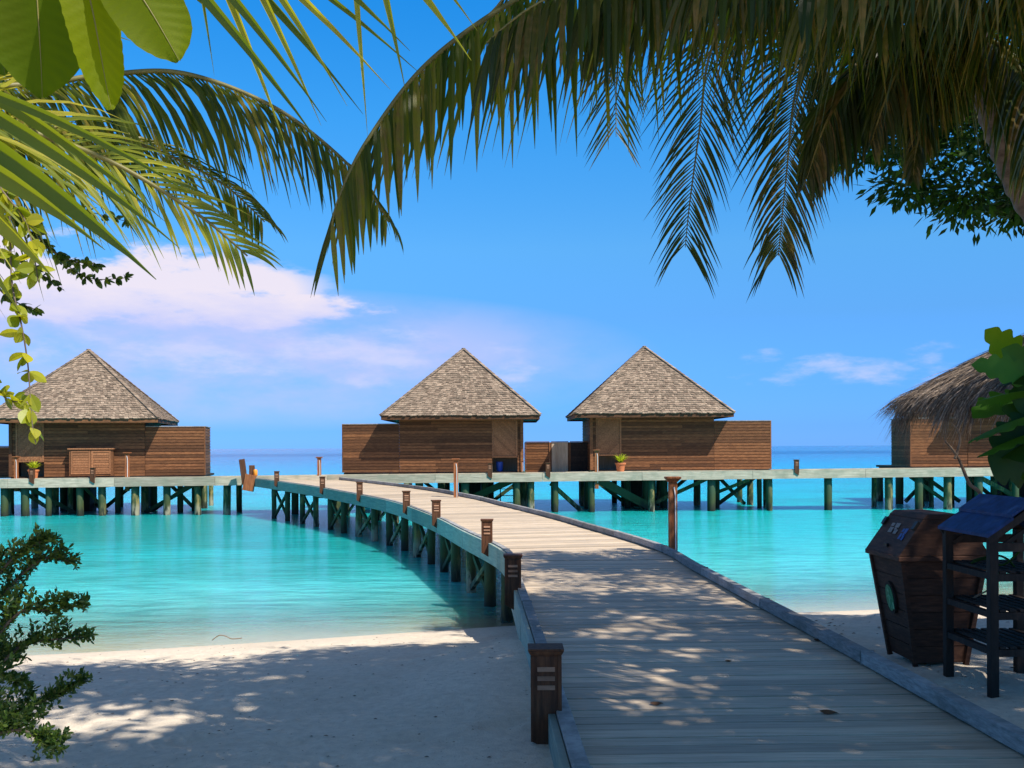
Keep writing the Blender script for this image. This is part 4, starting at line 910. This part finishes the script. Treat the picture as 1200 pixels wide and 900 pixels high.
crown_tree('shade_tree', (7.6, 10.2, -.4), [[(7.6, 10.2, -.6, .25), (7.6, 10.2, 2, .2), (7.3, 10.3, 4.2, .15), (6.5, 10.8, 5.6, .08)], [(7.3, 10.3, 4.2, .12), (8.5, 10.6, 5.5, .08), (9.5, 11, 6.2, .04)], [(7.3, 10.3, 4.2, .1), (5.6, 11, 5, .06), (4.8, 11.2, 5.2, .03)], [(7.0, 10.4, 4.8, .1), (6.4, 9.3, 6.0, .05), (6.0, 8.4, 6.4, .03)]],
           [(6.6, 11.0, 5.5, 2.8, 1.4, 1.5), (5.0, 11.2, 4.95, 1.5, 1.0, .8), (6.2, 11.3, 4.8, 1.6, 1.0, .7), (6.8, 9.4, 6.6, 3.0, 2.2, 1.2), (4.9, 11.0, 6.2, 1.8, 1.2, .9)], 'dark leafy tree behind the palm trunk at the upper right', 330, 80, .15, .05, 'leaf_dark', lambda c: True, .42, 5)
random.seed(23)

# ------------------------------------------------------------------ thatched roof on the right
tp = thing('thatched_shelter', (5.62, 9.75, -.25), 0, 'open thatched palm leaf shelter reaching in from the right edge', 'shelter')
lt_ = Vector(tp.location); apx = Vector((6.05, 9.75, 3.02)) - lt_; RR = 2.2
mb = MB()
def roofp(th_, t):   # t 0 apex .. 1 eave, slightly sagging cone
    r_ = RR * t; z = apx.z - (apx.z - (2.05 - lt_.z)) * (t ** 1.25)
    return Vector((apx.x + r_ * math.cos(th_), apx.y + r_ * math.sin(th_), z))
mbb = MB(); ns = 40
for i in range(ns):
    a0 = 2 * math.pi * i / ns; a1 = 2 * math.pi * (i + 1) / ns
    for k in range(5):
        t0, t1 = k / 5 * .94, (k + 1) / 5 * .94; mbb.add([roofp(a0, t0) - Vector((0, 0, .05)), roofp(a0, t1) - Vector((0, 0, .05)), roofp(a1, t1) - Vector((0, 0, .05)), roofp(a1, t0) - Vector((0, 0, .05))], [(0, 1, 2, 3)], .2)
rf = mbb.build('roof', M['thatch'], tp)
for i in range(15000):
    th_ = random.uniform(0, 2 * math.pi)
    # more straws on the side that faces the beach and walkway
    if math.cos(th_) > .55 and random.random() < .7: continue
    t = random.random() ** .55; p = roofp(th_, t); q = roofp(th_, min(1.0, t + .1)); dn = (q - p); dn = dn.normalized() if dn.length > .01 else Vector((math.cos(th_), math.sin(th_), -.5)).normalized()
    dn = (dn + rv(.13) + Vector((0, 0, .03))).normalized(); L = random.uniform(.18, .42); sd = Vector((-math.sin(th_), math.cos(th_), 0)) + rv(.4)
    blade(mb, p + Vector((0, 0, random.uniform(-.015, .05))), dn, sd, L, random.uniform(.006, .018), 3, random.uniform(.5, 1.5) if t > .86 else random.uniform(.12, .35), .3, shape=[1, .9, .6, .1])
for i in range(4800):
    th_ = random.uniform(R(110), R(300)); p = roofp(th_, random.uniform(.93, 1.0)); clump = .35 + .65 * max(0, noise.noise(Vector((th_ * 9, 2, 0))) + .45)
    dn = (Vector((math.cos(th_) * .45, math.sin(th_) * .45, -1)) + rv(.25)).normalized(); blade(mb, p, dn, Vector((-math.sin(th_), math.cos(th_), 0)) + rv(.3), random.uniform(.16, .72) * clump * clump, random.uniform(.008, .02), 3, .3, .3, shape=[1, .9, .6, .1])
mb.build('thatch', M['thatch'], rf)
mb = MB(); mb.tube([(0, 0, -.3), (0.02, 0, 1.5), (0, 0, 3.1)], [.07, .065, .06], 12); mb.build('post', M['bark'], tp, smooth=True)
for k in range(14):
    th_ = 2 * math.pi * k / 14; mb = MB(); mb.tube([roofp(th_, .03) - Vector((0, 0, .16)), roofp(th_, .5) - Vector((0, 0, .18)), roofp(th_, .9) - Vector((0, 0, .16))], [.025] * 3, 6); mb.build('rafter', M['bark'], tp)
mb = MB(); mb.tube([roofp(R(200), .62) + Vector((0, 0, -.02)), roofp(R(208), .70) + Vector((-.02, 0, .09))], [.011, .008], 6); mb.build('stray_stick', M['drift'], tp)
# ------------------------------------------------------------------ litter bin
gz = -.14
bn = thing('litter_bin', (3.40, 8.42, gz), R(2), 'dark brown boarded litter bin with hipped lid and round green emblem', 'litter bin')
bx0, bx1, by = .20, .33, .30    # half widths bottom / top (x); half depth
def side_boards(mb, n=6):
    H = .82
    for k in range(n):
        z0 = H * k / n + .003; z1 = H * (k + 1) / n - .006; f0, f1 = z0 / H, z1 / H
        w0 = bx0 + (bx1 - bx0) * f0; w1 = bx0 + (bx1 - bx0) * f1; d0 = .25 + .06 * f0; d1 = .25 + .06 * f1
        mb.hexa([(-w0, -d0, z0), (w0, -d0, z0), (w0, d0, z0), (-w0, d0, z0), (-w1, -d1, z1), (w1, -d1, z1), (w1, d1, z1), (-w1, d1, z1)])
mb = MB(); side_boards(mb); mb.hexa([(-bx0 + .01, -.24, 0), (bx0 - .01, -.24, 0), (bx0 - .01, .24, 0), (-bx0 + .01, .24, 0), (-bx1 + .01, -.30, .82), (bx1 - .01, -.30, .82), (bx1 - .01, .30, .82), (-bx1 + .01, .30, .82)], 0.1)
mb.build('body', M['bin'], bn)
for sx_ in (-1, 1):
    for sy in (-1, 1):
        mb = MB(); mb.beam((sx_ * (bx0 + .002), sy * .252, -.03), (sx_ * (bx1 + .002), sy * .312, .815), .035, .035); mb.build('corner_trim', M['bin'], bn)
mb = MB(); mb.hexa([(-.375, -.35, .82), (.375, -.35, .82), (.375, .35, .82), (-.375, .35, .82), (-.375, -.35, .86), (.375, -.35, .86), (.375, .35, .86), (-.375, .35, .86)])
mb.hexa([(-.37, -.345, .861), (.37, -.345, .861), (.37, .345, .861), (-.37, .345, .861), (-.17, -.33, 1.15), (.17, -.33, 1.15), (.17, .33, 1.15), (-.17, .33, 1.15)])
mb.hexa([(-.175, -.332, 1.151), (.175, -.332, 1.151), (.175, .332, 1.151), (-.175, .332, 1.151), (-.13, -.325, 1.19), (.13, -.325, 1.19), (.13, .325, 1.19), (-.13, .325, 1.19)])
lid = mb.build('lid', M['bin'], bn, bevel=.006)
def onlid(x_frac, y): # point on the left sloping lid face
    return Vector((-.37 + .2 * x_frac, y, .861 + .289 * x_frac))
nl = Vector((-.289, 0, .2)).normalized()
for (fx, yy, wx, wy_, mt, nm) in ((.55, -.17, .055, .05, 'blue_mark', 'sticker'), (.66, .05, .05, .09, 'grey_mark', 'sticker')):
    mb = MB(); up_ = Vector((.2, 0, .289)).normalized(); c_ = onlid(fx, yy) + nl * .004
    for (u0, u1, v0, v1) in ((-1, -.2, -1, -.3), (-.9, .1, .1, .9), (.15, 1, -.8, .1), (.3, .9, .3, 1), (-.3, .1, -.6, -.1)):
        mb.hexa([c_ + up_ * wx * a + Vector((0, wy_ * b, 0)) + nl * h for h in (0, .003) for (a, b) in ((u0, v0), (u1, v0), (u1, v1), (u0, v1))])
    mb.build(nm, M[mt], lid)
mb = MB(); c_ = onlid(.2, -.02) + nl * .012; mb.beam(c_ - Vector((0, .03, 0)), c_ + Vector((0, .03, 0)), .02, .025); mb.build('handle', M['ironmetal'], lid)
for yy in (-.3, .3):
    mb = MB(); c_ = onlid(.8, yy) + nl * .012; mb.beam(c_ - Vector((.02, 0, .03)), c_ + Vector((.02, 0, .03)), .05, .02); mb.build('hinge', M['ironmetal'], lid)
fa = Vector((-(bx1 - bx0), 0, .82)).normalized(); nf_ = Vector((-.82, 0, -(bx1 - bx0))).normalized()
def disc(mb, c, a, b, rx, ry, n=24, h=.012, nrm=None):
    vs = []
    for hh in (0, h): vs += [c + a * rx * math.cos(2 * math.pi * k / n) + b * ry * math.sin(2 * math.pi * k / n) + nrm * hh for k in range(n)]
    mb.add(vs, [tuple(range(n)), tuple(range(n, 2 * n))] + [(k, (k + 1) % n, n + (k + 1) % n, n + k) for k in range(n)])
ce = Vector((-(bx0 + (bx1 - bx0) * .60), 0, .82 * .60)); yv = Vector((0, 1, 0))
mb = MB(); disc(mb, ce + nf_ * .004, yv, fa, .095, .135, nrm=nf_, h=.02); eb = mb.build('emblem', M['dark'], bn)
mb = MB(); disc(mb, ce + nf_ * .026, yv, fa, .072, .11, nrm=nf_, h=.003); mb.build('emblem_face', M['green_sign'], eb)
mb = MB(); disc(mb, ce + nf_ * .031 + fa * .06, yv, fa, .016, .02, 12, nrm=nf_, h=.002)
def bar(y0, z0, y1, z1, w): mb.beam(ce + nf_ * .032 + yv * y0 + fa * z0, ce + nf_ * .032 + yv * y1 + fa * z1, w, .002, up=nf_)
bar(0, .035, 0, -.02, .024); bar(0, -.02, .025, -.08, .012); bar(0, -.02, -.025, -.08, .012); bar(0, .03, -.045, -.005, .01); bar(0, .03, .045, .0, .01); bar(-.06, -.03, -.06, -.085, .03)
mb.build('figure', M['pale_sign'], eb)

# ------------------------------------------------------------------ rack with blue roof
rk = thing('shelf_rack', (3.575, 7.42, gz), R(1.5), 'dark open shelf rack with a small blue pitched roof beside the bin', 'shelf rack')
w2, d2, HT = .27, .34, 1.10
for sx_ in (-1, 1):
    for sy in (-1, 1): mb = MB(); mb.box(sx_ * w2 - .03, sx_ * w2 + .03, sy * d2 - .03, sy * d2 + .03, -.06, HT); mb.build('leg', M['dark'], rk, bevel=.004)
for z in (.33, .585, .85):
    sh = MB()
    for sx_ in (-1, 1): sh.box(sx_ * w2 - .022, sx_ * w2 + .022, -d2 + .032, d2 - .032, z - .045, z - .002)
    for sy in (-1, 1): sh.box(-w2 + .032, w2 - .032, sy * d2 - .02, sy * d2 + .02, z - .055, z - .004)
    so_ = sh.build('shelf', M['dark'], rk)
    sl_ = MB(); x = -w2 + .04
    while x < w2 - .06: sl_.box(x, x + .045, -d2 - .02, d2 + .02, z, z + .016); x += .072
    sl_.build('slats', M['dark'], so_)
for sx_ in (-1, 1):
    mb = MB()
    for k in range(2):
        a, b = (.0, .55) if k == 0 else (.5, 1.0)
        xo = w2 + .055; f = lambda t: (sx_ * xo * (1 - t), HT + .0 + .22 * t + .025 * k)
        (xa, za), (xb, zb_) = f(a), f(b)
        mb.hexa([(xa, -d2 - .05, za), (xb, -d2 - .05, zb_), (xb, d2 + .05, zb_), (xa, d2 + .05, za), (xa, -d2 - .05, za + .022), (xb, -d2 - .05, zb_ + .022), (xb, d2 + .05, zb_ + .022), (xa, d2 + .05, za + .022)])
    mb.build('roof_panel', M['blue_roof'], rk)
for sy in (-1, 1):
    for sx_ in (-1, 1): mb = MB(); mb.beam((sx_ * (w2 + .04), sy * (d2 + .02), HT - .02), (sx_ * .003, sy * (d2 + .02), HT + .19), .03, .05); mb.build('gable_rafter', M['dark'], rk)
    mb = MB(); mb.box(-w2 + .032, w2 - .032, sy * d2 - .02, sy * d2 + .02, HT - .10, HT - .04); mb.build('cross_rail', M['dark'], rk)
    mb = MB(); mb.beam((-w2 + .03, sy * d2 * .93, HT - .1), (w2 * .2, sy * d2 * .93, HT + .1), .02, .03); mb.build('strut', M['dark'], rk)
cbl = MB(); l_ = Vector((0, 0, 0))
def cable(pts, r_=.008): return cbl.tube(catmull([at(*p) for p in pts], 8), [r_] * ((len(pts) - 1) * 8 + 1), 6)
cable([(1140, 657, 7.5), (1165, 651, 7.4), (1180, 655, 7.3), (1192, 668, 7.3), (1210, 690, 7.3)]); cable([(1138, 660, 7.5), (1155, 655, 7.45), (1175, 662, 7.3), (1196, 645, 7.2)])
o = cbl.build('cord', M['leaf_dark'], smooth=True); tag(o, 'dark cord lying in loops on the top shelf of the rack', 'cord')
sbm = MB()
for (a, b) in (((1142, 700, 7.6), (1157, 692, 7.55)), ((1130, 705, 7.7), (1142, 700, 7.6))): sbm.tube([at(*a), at(*b)], [.008, .006], 6)
o = sbm.build('twig', M['drift']); tag(o, 'thin curved twig behind the rack, above its middle shelf', 'twig')
# leaning branch behind
br = MB(); br.tube(catmull([Vector((3.95, 8.9, -.15)), at(1152, 600, 8.6), at(1135, 565, 8.6), at(1122, 535, 8.6), at(1108, 517, 8.6)], 8), [.022 - .014 * i / 32 for i in range(33)], 7)
br.tube(catmull([at(1119, 538, 8.6), at(1125, 518, 8.6), at(1123, 505, 8.6), at(1114, 495, 8.6)], 8), [.012 - .006 * i / 24 for i in range(25)], 6)
o = br.build('dead_branch', M['drift'], smooth=True); tag(o, 'bare leaning dead branch rising behind the blue rack roof', 'branch')

# ------------------------------------------------------------------ pots
def make_pot(loc, label):
    r = thing('potted_plant', loc, 0, label, 'potted plant', 'terracotta pots with bright green plants')
    mb = MB(); mb.tube([(0, 0, 0), (0, 0, .02), (0, 0, .34), (0, 0, .345), (0, 0, .40), (0, 0, .41)], [.13, .14, .19, .22, .225, .2], 20); mb.build('pot', M['terracotta'], r, smooth=False)
    mb = MB(); mb.tube([(0, 0, .405), (0, 0, .415)], [.18, .1], 14); mb.build('soil', M['soil'], r)
    mb = MB()
    for k in range(60):
        th_ = random.uniform(0, 6.28); dv = Vector((math.cos(th_) * .55, math.sin(th_) * .55, random.uniform(.5, 1.6))); blade(mb, Vector((random.uniform(-.06, .06), random.uniform(-.06, .06), .41)), dv, Vector((-math.sin(th_), math.cos(th_), 0)), random.uniform(.25, .5), .075, 5, 1.1, .2, shape=[.3, .8, 1, .8, .4, .05])
    mb.build('foliage', M['pot_leaf'], r); return r
pt = make_pot((pxX(727, 41.6), 41.6, .53), 'potted plant on the walkway before the centre right bungalow')
dup(pt, (pxX(39, 41.2), 41.2, .39), 1.3, 'potted plant on the walkway at the left bungalow')

# ------------------------------------------------------------------ small stuff on deck and sand
G4 = 'dead leaves fallen on the boardwalk'
for (px, py, L, lab) in ((767, 827, .075, 'curled dead leaf on the shaded planks near the middle of the boardwalk'), (968, 837, .09, 'curled dead leaf, nearest the lower right on the planks'), (957, 752, .07, 'small dead leaf close to the right kerb'), (852, 777, .05, 'tiny dead leaf farthest out on the shaded planks')):
    Y = 1.6 / ((py - (524 - .0055 * (px - 600))) / F); x = pxX(px, Y)
    mb = MB(); blade(mb, Vector((-L / 2, 0, .012)), Vector((1, .2, .25)), Vector((0, 1, .3)), L * 1.3, L * .7, 5, .9, .5, shape=[.1, .8, 1, .8, .4, .02]); o = mb.build('dead_leaf', M['deadleaf']); o.location = (x, Y, 0.006); o.rotation_euler.z = random.uniform(-.6, .6); tag(o, lab, 'dead leaf', G4)
mb = MB(); p0 = Vector((pxX(262, 13.75), 13.75, -.97)); mb.tube(catmull([Vector((-.27, 0, 0)), Vector((-.12, 0, .09)), Vector((.02, .03, .07)), Vector((.15, .02, .02)), Vector((.36, .05, .03))], 6), [.009] * 25, 6); o = mb.build('driftwood', M['drift'], smooth=True); o.location = p0; o.scale = (.62, .62, .7); tag(o, 'thin arched piece of driftwood at the water line', 'driftwood')
mb = MB()
for k in range(800):
    x = random.uniform(-5.5, 6.5); y = random.uniform(3.5, 13.5)
    if -.1 < x < 2.9 and y < 15: 
        if random.random() < .97: continue
        continue
    z = sand_z(x, y); L = random.uniform(.005, .017) * (1.8 if x > 3 else 1)
    mb.add([Vector((x, y, z + .002)) + Vector(q) * L for q in ((-1, 0, .1), (0, -.6, .5), (1, .1, .1), (.1, .7, .3))], [(0, 1, 2, 3)])
o = mb.build('beach_debris', M['deadleaf']); tag(o, 'scattered bits of leaf and bark on the sand', 'debris', kind='stuff')
G5 = 'rocks on the sand behind the bin'
bmr = MB()
for (x, y, r_) in ((3.85, 9.2, .16),):
    pts = []
    n1_, n2_ = 10, 7
    for i in range(n2_ + 1):
        for k in range(n1_):
            th_ = 2 * math.pi * k / n1_; ph = math.pi * i / n2_; q = Vector((math.sin(ph) * math.cos(th_), math.sin(ph) * math.sin(th_), math.cos(ph) * .6)); q *= r_ * (1 + .35 * noise.noise(q * 1.7)); pts.append(Vector((x, y, gz + .02)) + q)
    bmr.add(pts, [(i * n1_ + k, i * n1_ + (k + 1) % n1_, (i + 1) * n1_ + (k + 1) % n1_, (i + 1) * n1_ + k) for i in range(n2_) for k in range(n1_)])
o = bmr.build('stone', M['soil'], smooth=True); tag(o, 'dark stone on the sand under the back of the rack', 'stone')
